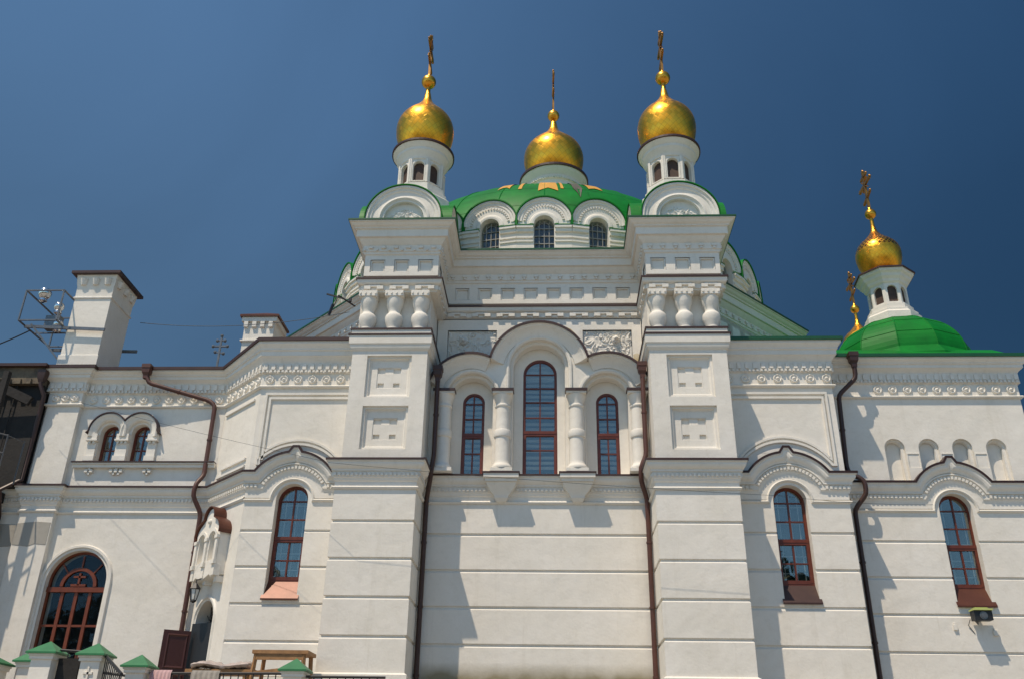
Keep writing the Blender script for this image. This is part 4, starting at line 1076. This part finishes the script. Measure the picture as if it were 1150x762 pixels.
def turret(cx, cy, bxc, side):
    r = .52
    m = MB(); n = 8
    def octr(rr, z): return [(cx + rr * math.cos(R(22.5 + 45 * k)), cy + rr * math.sin(R(22.5 + 45 * k)), z) for k in range(8)]
    k8 = 1 / math.cos(R(22.5))
    for rr0, z0, rr1, z1 in ((.74, 11.9, .74, 12.42), (.74, 12.42, .66, 12.50), (.66, 12.5, .66, 12.58), (.66, 12.58, .60, 12.62), (.60, 12.62, .60, 12.78), (.60, 12.78, .53, 12.83)):
        m.grid([octr(rr0 * k8, z0), octr(rr1 * k8, z1)], close=True)
    a = r; hw = a * math.tan(R(22.5))
    for k in range(8):
        ang = R(45 * k - 90); f = Fr((cx + a * math.cos(ang), cy + a * math.sin(ang)), (-math.sin(ang), math.cos(ang)))
        m.slab(f, rect(-hw, hw, 12.82, 13.54), [arch_poly(0, .26, 12.90, 13.32, 12)], 0, -.09, rim=False)
        m.sweep(f, arch_poly(0, .26, 12.90, 13.32, 12), [(0, 0), (-.012, .018), (-.035, .018), (-.04, 0)][::1], closed=True)
        m.slab(f, rect(hw - .045, hw + .02, 12.84, 13.53), (), .025, -.02); m.slab(f, rect(-hw - .02, -hw + .045, 12.84, 13.53), (), .025, -.02)
    m.lathe((cx, cy, 0), [(.50, 13.50), (.555, 13.53), (.56, 13.58), (.58, 13.62), (.64, 13.72), (.655, 13.74), (.655, 13.81), (.70, 13.86), (.745, 13.92), (.75, 13.97), (.4, 14.0)], 48)
    tr = m.build('turret', PL, church, smooth=28)
    w = MB(); w.lathe((cx, cy, 0), [(r - .085, 12.84), (r - .085, 13.6)], 8, a0=R(22.5), a1=R(382.5)); 
    w = MB()
    for k in range(8):
        ang = R(45 * k - 90); f = Fr((cx + a * math.cos(ang), cy + a * math.sin(ang)), (-math.sin(ang), math.cos(ang)))
        q = MB(); q.slab(f, arch_poly(0, .28, 12.88, 13.32, 10), (), -.07, -.085); q.build('louvre', WOODB, tr)
    fl = MB(); fl.lathe((cx, cy, 0), [(.755, 13.92), (.775, 13.935), (.775, 13.985), (.5, 14.05)], 48); fl.build('flashing', BROWN, tr)
    # base with four gables and crossing barrel roofs
    bc = bxc; by = .18; rg = .86; zc = 11.49
    g = MB()
    for k in range(4):
        hd = 1.08 if k % 2 == 0 else .98
        ang = R(90 * k - 90); f = Fr((bc + hd * math.cos(ang), by + hd * math.sin(ang)), (-math.sin(ang), math.cos(ang)))
        out = [(-rg, 11.05), (rg, 11.05), (rg, zc)] + arc(0, zc, rg, 0, 180, 26)[1:-1] + [(-rg, zc)]
        g.slab(f, out, [[(-.46, 11.1), (.46, 11.1), (.46, zc)] + arc(0, zc, .46, 0, 180, 20)[1:-1] + [(-.46, zc)]], 0, -.2)
        g.slab(f, [(-.46, 11.1), (.46, 11.1), (.46, zc)] + arc(0, zc, .46, 0, 180, 20)[1:-1] + [(-.46, zc)], (), -.10, -.13)
        g.sweep(f, [(rg, 11.07), (rg, zc)] + arc(0, zc, rg, 0, 180, 26)[1:-1] + [(-rg, zc), (-rg, 11.07)], [(0, 0), (0, .07), (.05, .07), (.07, .03), (.12, .03), (.15, 0)])
        g.sweep(f, [(.56, 11.07), (.56, zc)] + arc(0, zc, .56, 0, 180, 22)[1:-1] + [(-.56, zc), (-.56, 11.07)], [(-.03, 0), (-.03, .03), (.02, .045), (.06, .0), (.09, -.03), (.10, -.1)])
    gb = g.build('turret_base', PL, tr)
    q = MB()
    for k in range(2):
        hd = 1.08 if k % 2 == 0 else .98
        ang = R(90 * k - 90); f = Fr((bc, by), (-math.sin(ang), math.cos(ang)))
        q.sweep(f, [(rg + .012, 11.235), (rg + .012, zc)] + arc(0, zc, rg + .012, 0, 180, 26)[1:-1] + [(-rg - .012, zc), (-rg - .012, 11.235)], [(.0, -hd - .10), (0, hd + .10), (-.022, hd + .10), (-.022, -hd - .10)])
    q.build('barrel_roof', GREEN, tr)
    hd = 1.08; f = front(by - hd)
    relief(f, bc - .40, bc + .40, 11.36, 11.36 + .55, -.095, .035, bc, tr, mask=lambda u, z: math.hypot(u - bc, z - 11.4) < .38)
    onion((cx, cy, 14.0), .725, 2.02, church, orb=.19, zneck=.22, neck=.062, crossh=1.42, yaw=91, rbase=.66)
turret(-3.17, .1, -3.35, -1); turret(2.92, .1, 2.92, 1)

# ---- right wing dome and turret ------------------------------------------------
def wing_dome(cx, cy, zb=9.35, material=GOLDP, dz=-.25):
    m = MB(); n = 8; Rb = 1.70
    prof = [(Rb * math.cos(R(a)), 1.40 * math.sin(R(a))) for a in range(0, 76, 5)]
    m.lathe((cx, cy, zb - .05), prof, 12, a0=R(9), a1=R(369))
    m.lathe((cx, cy, 0), [(1.95, zb - .9), (1.90, zb - .25), (Rb - .02, zb + .02)], 12, a0=R(9), a1=R(369))
    for k in range(12):
        a = R(9 + 30 * k); m.tube([(cx + r * math.cos(a), cy + r * math.sin(a), zb - .05 + z) for r, z in prof], .016, 5)
    for j in (4, 8, 11):
        pr_ = prof[j]; m.tube([(cx + pr_[0] * math.cos(R(9 + 30 * k)), cy + pr_[0] * math.sin(R(9 + 30 * k)), zb - .05 + pr_[1]) for k in range(13)], .012, 5)
    dm = m.build('small_dome', GREEN, church)
    m = MB(); k8 = 1 / math.cos(R(22.5)); rt_ = 18.0
    def oc(r, z): return [(cx + r * k8 * math.cos(R(rt_ + 45 * k)), cy + r * k8 * math.sin(R(rt_ + 45 * k)), z + dz) for k in range(8)]
    L = [(.66, 10.6), (.66, 11.02), (.60, 11.08), (.60, 11.14), (.52, 11.18), (.52, 11.30), (.46, 11.33)]
    m.grid([oc(*p) for p in L], close=True)
    a = .45; hw = a * math.tan(R(22.5))
    for k in range(8):
        ang = R(45 * k + rt_ + 22.5); f = Fr((cx + a * math.cos(ang), cy + a * math.sin(ang)), (-math.sin(ang), math.cos(ang)))
        m.slab(f, rect(-hw, hw, 11.32 + dz, 11.98 + dz), [arch_poly(0, .23, 11.39 + dz, 11.75 + dz, 12)], 0, -.08, rim=False)
    L = [(.45, 11.92), (.50, 11.96), (.52, 12.02), (.58, 12.08), (.60, 12.15), (.66, 12.20), (.68, 12.27), (.3, 12.30)]
    m.grid([oc(*p) for p in L], close=True)
    tr = m.build('turret', PL, church)
    for k in range(8):
        ang = R(45 * k + rt_ + 22.5); f = Fr((cx + a * math.cos(ang), cy + a * math.sin(ang)), (-math.sin(ang), math.cos(ang)))
        q = MB(); q.slab(f, arch_poly(0, .25, 11.37 + dz, 11.75 + dz, 10), (), -.06, -.075); q.build('louvre', WOODB, tr)
    q = MB(); q.grid([oc(.69, 12.255), oc(.71, 12.26), oc(.71, 12.30), oc(.3, 12.34)], close=True); q.build('flashing', BROWN, tr)
    q = MB(); q.lathe((cx, cy, dz), [(.40, 12.3), (.40, 12.42), (.46, 12.46)], 24)
    for k in range(12):
        ang = 2 * PI * k / 12; f = Fr((cx + .41 * math.cos(ang), cy + .41 * math.sin(ang)), (-math.sin(ang), math.cos(ang)))
        q.sweep(f, rect(-.08, .08, 12.32 + dz, 12.44 + dz), [(0, 0), (0, .03), (.02, .03), (.02, 0)], closed=True)
    q.build('gilded_collar', GOLD2, tr)
    onion((cx - .03, cy, 12.44 + dz), 0.58, 1.50, church, material=material, orb=.15, zneck=.26, neck=.055, crossh=1.30, yaw=91, rbase=.68)
WDX, WDY = 8.78, 3.0
wing_dome(WDX, WDY)
wing_dome(10.40, 9.6, zb=9.6, material=GOLD, dz=.32)

# ---- downpipes --------------------------------------------------------------------
def downpipe(pts, hopper, r=.062, m1=BROWN, parent=church, collars=True):
    # round the bends
    P = [Vector(p) for p in pts]; out = [P[0]]
    for i in range(1, len(P) - 1):
        a, b, c = P[i - 1], P[i], P[i + 1]; k = min(.09, (a - b).length * .45, (c - b).length * .45)
        s0 = b + (a - b).normalized() * k; s1 = b + (c - b).normalized() * k
        out += [s0, (s0 + s1) / 4 + b / 2, s1]
    out.append(P[-1])
    m = MB(); m.tube(out, r, 12)
    if collars:
        for a, b in zip(P[:-1], P[1:]):
            L = (b - a).length; n = int(L / 1.35)
            for k in range(n):
                c = a + (b - a) * ((k + .7) / (n + .4)); d = (b - a).normalized(); m.tube([c - d * .02, c + d * .02], r * 1.22, 12)
    o = m.build('downpipe', m1, parent, smooth=35)
    if hopper:
        h = MB(); x, y, z = hopper
        h.lathe((x, y, z), [(.068, -.24), (.075, -.16), (.115, -.10), (.13, 0), (.145, .01), (.145, .10), (.12, .10)], 4, a0=R(45), a1=R(405)); h.face([(x - .08, y - .08, z + .08), (x + .08, y - .08, z + .08), (x + .08, y + .08, z + .08), (x - .08, y + .08, z + .08)])
        h.build('hopper', m1, o)
    return o
DP = -.20
downpipe([(-2.42, -.46, 7.78), (-2.41, -.46, 5.98), (-2.45, -.46, 5.66), (-2.47, -.40, 5.48), (-2.56, -.12, 5.16), (-2.565, -.10, -1.6)], (-2.42, -.46, 7.88), r=.050)
downpipe([(1.93, -.46, 7.86), (1.92, -.46, 6.00), (1.80, -.46, 5.74), (1.80, -.40, 5.48), (1.93, -.12, 5.18), (1.915, -.10, -1.6)], (1.93, -.46, 7.96), m1=RUST, r=.050)
downpipe([(6.55, .02, 8.30), (6.55, .04, 7.92), (6.16, .14, 7.56), (6.12, .22, 6.0), (6.14, .20, 5.86), (6.40, .10, 5.66), (6.40, .10, 5.38), (6.16, .24, 5.08), (6.14, .27, -1.6)], (6.55, .02, 8.40), r=.050)
downpipe([(-9.30, .58, 8.35), (-9.22, .58, 8.08), (-7.80, .80, 7.72), (-7.66, .80, 7.60), (-7.64, .80, 5.95), (-7.72, .64, 5.72), (-7.74, .64, 5.45), (-7.56, .78, 5.10), (-7.54, .80, 1.0)], (-9.30, .58, 8.42), m1=RUST, r=.050)

# small gilt cross on the brown roof
m = MB(); fX = Fr((-7.82, .9), (1, 0)); 
m.box(fX, -.02, .02, 8.5, 9.42, -.02, .02); m.box(fX, -.16, .16, 9.13, 9.17, -.018, .018); m.box(fX, -.08, .08, 9.28, 9.31, -.018, .018)
for p in ((-.17, 9.15), (.17, 9.15), (0, 9.42), (-.09, 9.295), (.09, 9.295), (-.1, 9.0), (.1, 8.96)): m.ball(tuple(fX(p[0], p[1], 0)), .04, 8)
m.bar(fX(-.1, 9.0, 0), fX(.1, 8.96, 0), .03)
m.build('roof_cross', GREY, church)

# ================================================================== things on and about the church
# lamp cage beside the chimney
cage = thing('lamp_cage', 'dark steel cage bracket holding spherical lamps beside the tall chimney', 'lamp bracket', loc=(-12.1, 1.0, 9.5))
def C(p): return (p[0] + 12.1, p[1] - 1.0, p[2] - 9.5)
m = MB(); w = .032
x0c, x1c, y0c, y1c, z0c, z1c = -12.58, -11.66, .42, 1.85, 9.62, 10.42
cs = [(x0c, y0c), (x1c, y0c), (x1c, y1c), (x0c, y1c)]
for z in (z0c, z1c):
    for a, b in zip(cs, cs[1:] + cs[:1]): m.bar(C((*a, z)), C((*b, z)), w)
for a in cs: m.bar(C((*a, z0c)), C((*a, z1c)), w)
m.bar(C((x0c, 1.1, z0c)), C((x1c, 1.1, z0c)), w); m.bar(C((x0c, .75, z0c)), C((x1c, .75, z0c)), w)
m.bar(C((x0c, .70, z0c - .02)), C((-10.6, .70, z0c - .12)), .04, .07); m.bar(C((x0c, 1.95, z0c - .05)), C((-10.35, 1.95, z0c - .1)), .04, .07)
m.bar(C((x0c + .2, y0c + .2, z0c)), C((-11.6, .82, 8.75)), .04)
m.build('cage_frame', GREY, cage)
for p, r_ in (((-12.33, .75, 10.52), .155), ((-11.83, .66, 10.10), .12), ((-11.95, 1.0, 9.80), .12)):
    b = MB(); b.ball(C(p), r_, 24); b.lathe(C((p[0], p[1], p[2] - r_)), [(.05, .03), (.09, -.01), (.09, -.06), (.03, -.10)], 14)
    b.build('lamp_globe', STEEL, cage, smooth=50)
b = MB(); b.bx(*[v for v in (C((-12.25, .9, 9.65))[0], C((-11.9, 1.1, 9.65))[0], C((-12.25, .9, 9.65))[1], C((-11.9, 1.1, 9.65))[1], C((0, 0, 9.66))[2], C((0, 0, 10.0))[2])])
b.build('ballast_box', GREY, cage)

# bracket with small camera beside the left baluster niche
m = MB(); m.tube([(-4.25, -.9, 9.22), (-4.55, -1.25, 9.30), (-4.62, -1.30, 9.0)], .018, 6); m.bar((-4.63, -1.31, 9.05), (-4.68, -1.35, 8.78), .05); m.bar((-4.45, -1.1, 9.30), (-4.85, -1.1, 9.42), .03); m.bar((-4.35, -1.0, 9.28), (-4.35, -1.0, 9.36), .06)
tag(m.build('wall_bracket', IRON), 'thin black bracket arm fixed beside the balusters of the left pier', 'bracket')

# security floodlight on right wing
fl = thing('security_floodlight', 'yellow topped security floodlight under the rightmost lower window', 'floodlight', loc=(8.22, .38, 3.0))
m = MB(); f = Fr((0, 0)); 
m.box(f, -.17, .17, -.09, .09, .12, .30)
m.build('lamp_body', IRON, fl)
m = MB(); m.sweep(Fr((0, -.31), (0, 1)), [(0, .10), (.22, .13)], [(0, 0)]) if False else None
m.box(f, -.18, .18, .09, .12, .10, .34); m.box(f, -.12, .12, .12, .15, .12, .26)
m.build('lamp_hood', YELLOW, fl)
m = MB(); m.lathe((0, 0, 0), [(.001, 0), (.001, 0)], 4) if False else None
for rr, h in ((.075, .012), (.05, .022)):
    m.grid([[f(rr * math.cos(2 * PI * k / 16), rr * math.sin(2 * PI * k / 16) - .005, .30 + hh) for k in range(16)] for hh in (0, h)], close=True); m.face([f(rr * math.cos(2 * PI * k / 16), rr * math.sin(2 * PI * k / 16) - .005, .30 + h) for k in range(16)])
m.build('lens', GREY, fl)
m = MB(); m.tube([(0, 0, -.05), (-.05, -.1, -.14), (-.12, -.12, -.05)], .012, 6); m.tube([(-.18, -.1, -.05), (-.2, -.02, -.15), (-.1, 0, -.3)], .008, 6); m.box(f, -.03, .03, -.08, .02, 0, .14); m.build('bracket', GREY, fl)
m = MB(); m.box(fW, 7.73, 7.80, 2.76, 2.86, 0, .035); m.box(fW, 7.745, 7.785, 2.86, 2.90, 0, .02); tag(m.build('junction_box', PL), 'small white junction box left of the security floodlight', 'junction box')
m = MB(); m.box(fW, 8.46, 8.55, 2.66, 2.76, 0, .045); m.box(fW, 8.48, 8.50, 2.76, 2.80, 0, .02); tag(m.build('junction_box', PL), 'small white junction box right of the security floodlight, in its shadow', 'junction box')

# wall lantern over the small door
ln = thing('wall_lantern', 'small black hanging lantern over the little arched door', 'lantern', loc=tuple(fC(dcu + .02, 3.30, .30)))
m = MB(); m.lathe((0, 0, 0), [(.02, .22), (.11, .12), (.12, .10), (.10, .10)], 6); m.lathe((0, 0, 0), [(.06, -.12), (.065, -.14), (.02, -.17)], 6); 
for k in range(6): a = R(60 * k); m.bar((.10 * math.cos(a), .10 * math.sin(a), .10), (.06 * math.cos(a), .06 * math.sin(a), -.12), .012)
q = fC.O * -.30; m.tube([(0, 0, .2), (0, 0, .28), (q.x * .5, q.y * .5, .34), (q.x, q.y, .25)], .012, 6); m.build('lantern_frame', IRON, ln)
m = MB(); m.lathe((0, 0, 0), [(.055, -.11), (.09, .09)], 6); m.build('lantern_glass', mat('milky_glass', (.7, .7, .66), .3), ln)

# overhead cables
def cable(pts, sag, label, r=.008, mt=None):
    m = MB(); P = []
    for (a, b) in zip(pts[:-1], pts[1:]):
        a, b = Vector(a), Vector(b); n = 14
        for i in range(n): t_ = i / n; P.append(a.lerp(b, t_) + Vector((0, 0, -4 * sag * t_ * (1 - t_))))
    P.append(Vector(pts[-1])); m.tube(P, r, 6)
    return tag(m.build('overhead_cable', mt or IRON), label, 'cable')
cable([(-13.5, .7, 8.95), (-12.4, .7, 9.5)], .03, 'black cable sagging from the lamp cage to the left edge', .016)
cable([(-10.4, 1.9, 10.3), (-4.9, 1.2, 10.2)], .22, 'thin grey cable from the tall chimney to the left pier', .008, GREY)
cable([(-11.4, .3, 7.72), (-4.2, -1.7, 5.42), (4.2, -1.7, 4.80), (7.0, -1.5, 4.70)], .05, 'long thin cable crossing the facade below the ledge', .003)

# covered timber gallery at the far left
gal = thing('timber_gallery', 'dark weathered timber gallery with peeling eaves and iron rail at far left', 'gallery', loc=(-13.0, -.5, 0))
def G(x, y, z): return (x + 13.0, y + .5, z)
def gbx(m, x0, x1, y0, y1, z0, z1): a = G(x0, y0, z0); b = G(x1, y1, z1); m.bx(a[0], b[0], a[1], b[1], a[2], b[2])
m = MB(); gbx(m, -15.2, -11.66, .46, .76, 8.02, 8.42)
for k in range(14): gbx(m, -15.1 + k * .24, -15.0 + k * .24, .41, .46, 8.0, 8.12)
m.build('eaves_board', FASCIA, gal)
m = MB(); gbx(m, -15.3, -11.58, .36, .88, 8.42, 8.49); m.build('gallery_roof', BROWN, gal)
m = MB(); gbx(m, -15.2, -11.64, .60, .86, 5.62, 8.02)
for k in range(12): gbx(m, -15.0 + k * .25, -14.98 + k * .25, .53, .55, 5.6, 8.0)
m.build('board_wall', DARKWOOD, gal)
m = MB(); gbx(m, -15.2, -12.0, -.25, .80, 5.30, 5.52); gbx(m, -12.12, -12.0, -.25, -.13, 5.5, 8.02); gbx(m, -13.5, -13.38, -.25, -.13, 5.5, 8.02)
gbx(m, -12.12, -12.0, -.2, -.1, 1.0, 5.3)
m.bar(G(-11.75, .4, 7.55), G(-13.4, .1, 8.25), .12, .2)
m.build('gallery_frame', DARKWOOD, gal)
m = MB(); gbx(m, -15.4, -12.38, -.95, .86, -1.69, 5.28); m.build('unseen_shade_wall', PLG, gal)  # out-of-view block, added to cast shade on the lower left wall
m = MB()
P = [(-11.62, -.15, 5.62), (-12.0, -.2, 5.55), (-15, -.2, 4.2)]
for dz in (.55, .95): m.tube([G(-11.72, -.1, 5.6 + dz), G(-12.0, -.2, 5.6 + dz + .05), G(-14.5, -.35, 4.55 + dz)], .018, 6)
for p in ((-11.72, -.1, 5.6), (-11.60, .35, 5.6)): m.tube([G(*p), G(p[0], p[1], p[2] + .98)], .016, 6)
m.tube([G(-11.72, -.1, 6.55), G(-11.60, .35, 6.55)], .016, 6)
for k in range(7): m.tube([G(-12.1 - k * .35, -.2 - k * .02, 5.45 - k * .15), G(-12.1 - k * .35, -.2 - k * .02, 6.45 - k * .15)], .013, 6)
m.build('iron_rail', mat('dull_rail_paint', (.09, .09, .095), .5), gal)
m = MB(); m.tube([G(-11.68, .50, 8.25), G(-11.68, .5, 8.0), G(-11.56, .55, 7.75), G(-11.60, .62, 7.4), G(-11.63, .66, 6.6), G(-11.64, .66, 5.8), G(-11.90, .4, 5.5), G(-11.95, .7, 5.0), G(-12.0, .8, 1.0)], .05, 10); m.lathe(G(-11.68, .50, 8.25), [(.06, -.2), (.11, -.1), (.13, .1)], 4, a0=R(45), a1=R(405))
m.build('downpipe', BROWN, gal, smooth=35)

# balustrade of the terrace
def post_mesh(par, x, y, zt, w=.36, cross=False):
    m = MB(); f = Fr((x, y)); z1 = zt - .20
    m.box(f, -w / 2 + .04, w / 2 - .04, -1.69 if y < -3.9 else 1.0, z1 - .08, -w / 2 + .04, w / 2 - .04)
    m.box(f, -w / 2 + .015, w / 2 - .015, z1 - .08, z1 - .03, -w / 2 + .015, w / 2 - .015); m.box(f, -w / 2, w / 2, z1 - .03, z1, -w / 2, w / 2)
    if cross:
        m.box(f, -.015, .015, z1 - .42, z1 - .16, w / 2 - .04, w / 2 - .02); m.box(f, -.07, .07, z1 - .27, z1 - .235, w / 2 - .04, w / 2 - .02)
    o = m.build('post', PL, par)
    c = MB(); h = w / 2 + .035
    c.bx(x - h, x + h, y - h, y + h, z1, z1 + .025); c.grid([[(x - h, y - h, z1 + .025), (x + h, y - h, z1 + .025), (x + h, y + h, z1 + .025), (x - h, y + h, z1 + .025)], [(x, y, zt)] * 4], close=True)
    c.build('post_cap', POSTG, o)
fen = thing('balustrade', 'white posts with green pyramid caps joined by black iron railing before the door', 'balustrade')
YF = -3.75
z_ = lambda a: a
post_mesh(fen, -7.74, YF, 1.85, .40); post_mesh(fen, -6.98, YF, 1.83, .38, cross=True); post_mesh(fen, -6.27, YF, 1.67, .36); post_mesh(fen, -3.87, YF, 1.64, .36)
post_mesh(fen, -8.25, YF + .5, 1.78, .34); post_mesh(fen, -8.85, YF + .2, 1.72, .6); 
m = MB()
def rail(xa, xb, za, zb, y=YF, n=None):
    m.tube([(xa, y, za), (xb, y, zb)], .02, 6); m.tube([(xa, y, za - .5), (xb, y, zb - .5)], .015, 6)
    n = n or int(abs(xb - xa) / .11)
    for k in range(1, n): t_ = k / n; m.tube([(xa + (xb - xa) * t_, y, 1.0), (xa + (xb - xa) * t_, y, za + (zb - za) * t_)], .009, 5)
rail(-7.56, -7.16, 1.72, 1.70); rail(-6.82, -6.42, 1.40, 1.36); rail(-6.1, -4.05, 1.40, 1.42); rail(-3.7, -2.5, 1.38, 1.38)
m.tube([(-6.85, YF, 1.66), (-6.05, -4.8, 1.28)], .024, 6); m.tube([(-6.85, YF, 1.2), (-6.05, -4.8, .8)], .018, 6)
for k in range(12): t_ = k / 11; m.tube([(-6.85 + .8 * t_, YF - 1.05 * t_, .8 - .4 * t_), (-6.85 + .8 * t_, YF - 1.05 * t_, 1.66 - .38 * t_)], .009, 5)
m.build('railing', IRON, fen)
m = MB(); m.bx(-7.54, -7.18, YF - .03, YF + .03, 1.02, 1.60); m.bx(-7.52, -7.20, YF - .05, YF - .03, 1.1, 1.5); m.build('gate', DARKWOOD, fen)

# cloths over the railing
def cloth(x0, x1, label, mt, cat='cloth'):
    m = MB(); n = 26; rows = []
    for s in (-1, 1):
        pass
    prof = [(.05, .95), (.05, 1.25), (.045, 1.40), (.0, 1.452), (-.045, 1.40), (-.055, 1.2), (-.06, .95)]
    for (dy, z) in prof:
        rows.append([(x0 + (x1 - x0) * i / n, YF + dy + .012 * math.sin(i * 1.3) * (1 if z < 1.44 else .1), z - (.03 * math.sin(i * .5) if z < 1 else 0)) for i in range(n + 1)])
    m.grid(rows); return tag(m.build('cloth', mt, smooth=60), label, cat)
cloth(-6.08, -5.76, 'faded pink cloth hung over the black railing', PINK)
mg = mat('grey_quilted_cloth', (.34, .31, .27), .9, var=.3, vscale=12)
cloth(-5.45, -5.02, 'grey brown patterned cloth hung over the black railing', mg)

# table and wrapped bundle on the terrace
tb = thing('trestle_table', 'raw brown timber trestle table on the terrace', 'table', loc=(-4.72, -1.5, 1.0))
m = MB(); m.bx(-.48, .50, -.3, .3, .94, 1.0); m.build('table_top', OLDWOOD, tb)
for sx in (-1, 1):
    for sy in (-1, 1):
        m = MB(); m.bar((sx * .42, sy * .25, .94), (sx * .47, sy * .3, 0), .055); m.build('leg', OLDWOOD, tb)
m = MB(); m.bar((-.44, -.27, .62), (.44, -.27, .72), .03, .06); m.bx(-.44, .44, -.28, -.24, .84, .93); m.build('brace', OLDWOOD, tb)
bd = thing('wrapped_bundle', 'long plastic wrapped bundle lying behind the railing', 'bundle', loc=(-5.75, -1.55, 1.0))
m = MB(); rows = []
for i in range(22):
    x = -.50 + i / 21 * 1.0; rows.append([(x, .25 * math.cos(a) * (1 + .12 * math.sin(i * .53)), .745 + .055 * math.sin(a) * (1 + .35 * math.sin(i * .61 + a * 2) + .25 * math.sin(i * 2.3)) + .02 * math.sin(i * .37)) for a in [2 * PI * k / 14 for k in range(14)]])
m.grid(rows, close=True); m.face(rows[0]); m.face(rows[-1][::-1]); m.build('plastic_wrap', PLASTIC, bd, smooth=80)
m = MB(); m.bx(-.6, .62, -.2, .2, .60, .68)
for sx in (-.45, .45): m.bx(sx - .03, sx + .03, -.18, .18, 0, .6)
m.build('plank_stand', OLDWOOD, bd)

# trees across the yard, behind the photographer: they darken the lower window panes and the undersides of the cupolas
def tree():
    t = thing('tree', 'leafy tree across the yard, seen only mirrored in the church windows', 'tree', 'trees mirrored in the window panes')
    m = MB(); m.tube([(0, 0, 0), (.1, 0, 2.5), (-.1, .1, 5), (.1, 0, 9)], [.34, .27, .22, .10], 10)
    rnd = random.Random(4); cl = []
    for k in range(16):
        a = rnd.uniform(0, 2 * PI); h = rnd.uniform(3.2, 11.5); w = 3.6 * math.sin(PI * min(1, (h - 1.5) / 12)) * rnd.uniform(.55, 1.05)
        c = Vector((w * math.cos(a), w * math.sin(a), h)); cl.append((c, rnd.uniform(1.1, 2.0)))
        m.tube([(0, 0, h * .62), c * .5 + Vector((0, 0, h * .32)), c], [.11, .07, .03], 6)
    m.build('trunk', BARK, t, smooth=50)
    g = MB()
    for c, r in cl + [(Vector((0, 0, 11)), 1.8), (Vector((0, 0, 8)), 2.2)]:
        for i in range(170):
            d = Vector((rnd.gauss(0, 1), rnd.gauss(0, 1), rnd.gauss(0, 1))).normalized() * r * rnd.uniform(.45, 1.05); p = c + d
            n = (d + Vector((rnd.gauss(0, 1), rnd.gauss(0, 1), rnd.gauss(0, 1)))).normalized(); x = n.orthogonal().normalized(); y = n.cross(x); q = rnd.uniform(.22, .38)
            g.face([p - x * q, p - y * q * .6, p + x * q, p + y * q * .6])
    g.build('crown', LEAF, t)
    return t
t0 = tree()
for i, (x, y, h) in enumerate([(-30, -42, 1.0), (-21, -46, 1.15), (-11, -50, 1.0), (4, -52, 1.1), (14, -44, 1.2), (23, -40, 1.05), (33, -38, 1.2)]):
    o = t0
    if i:
        o = t0.copy(); col.objects.link(o)
        for ch in list(t0.children):
            c = ch.copy(); col.objects.link(c); c.parent = o
    o.location = (x, y, -1.7); o.rotation_euler = (0, 0, i * 1.3); o.scale = (h * 1.25, h * 1.25, h * 1.07)
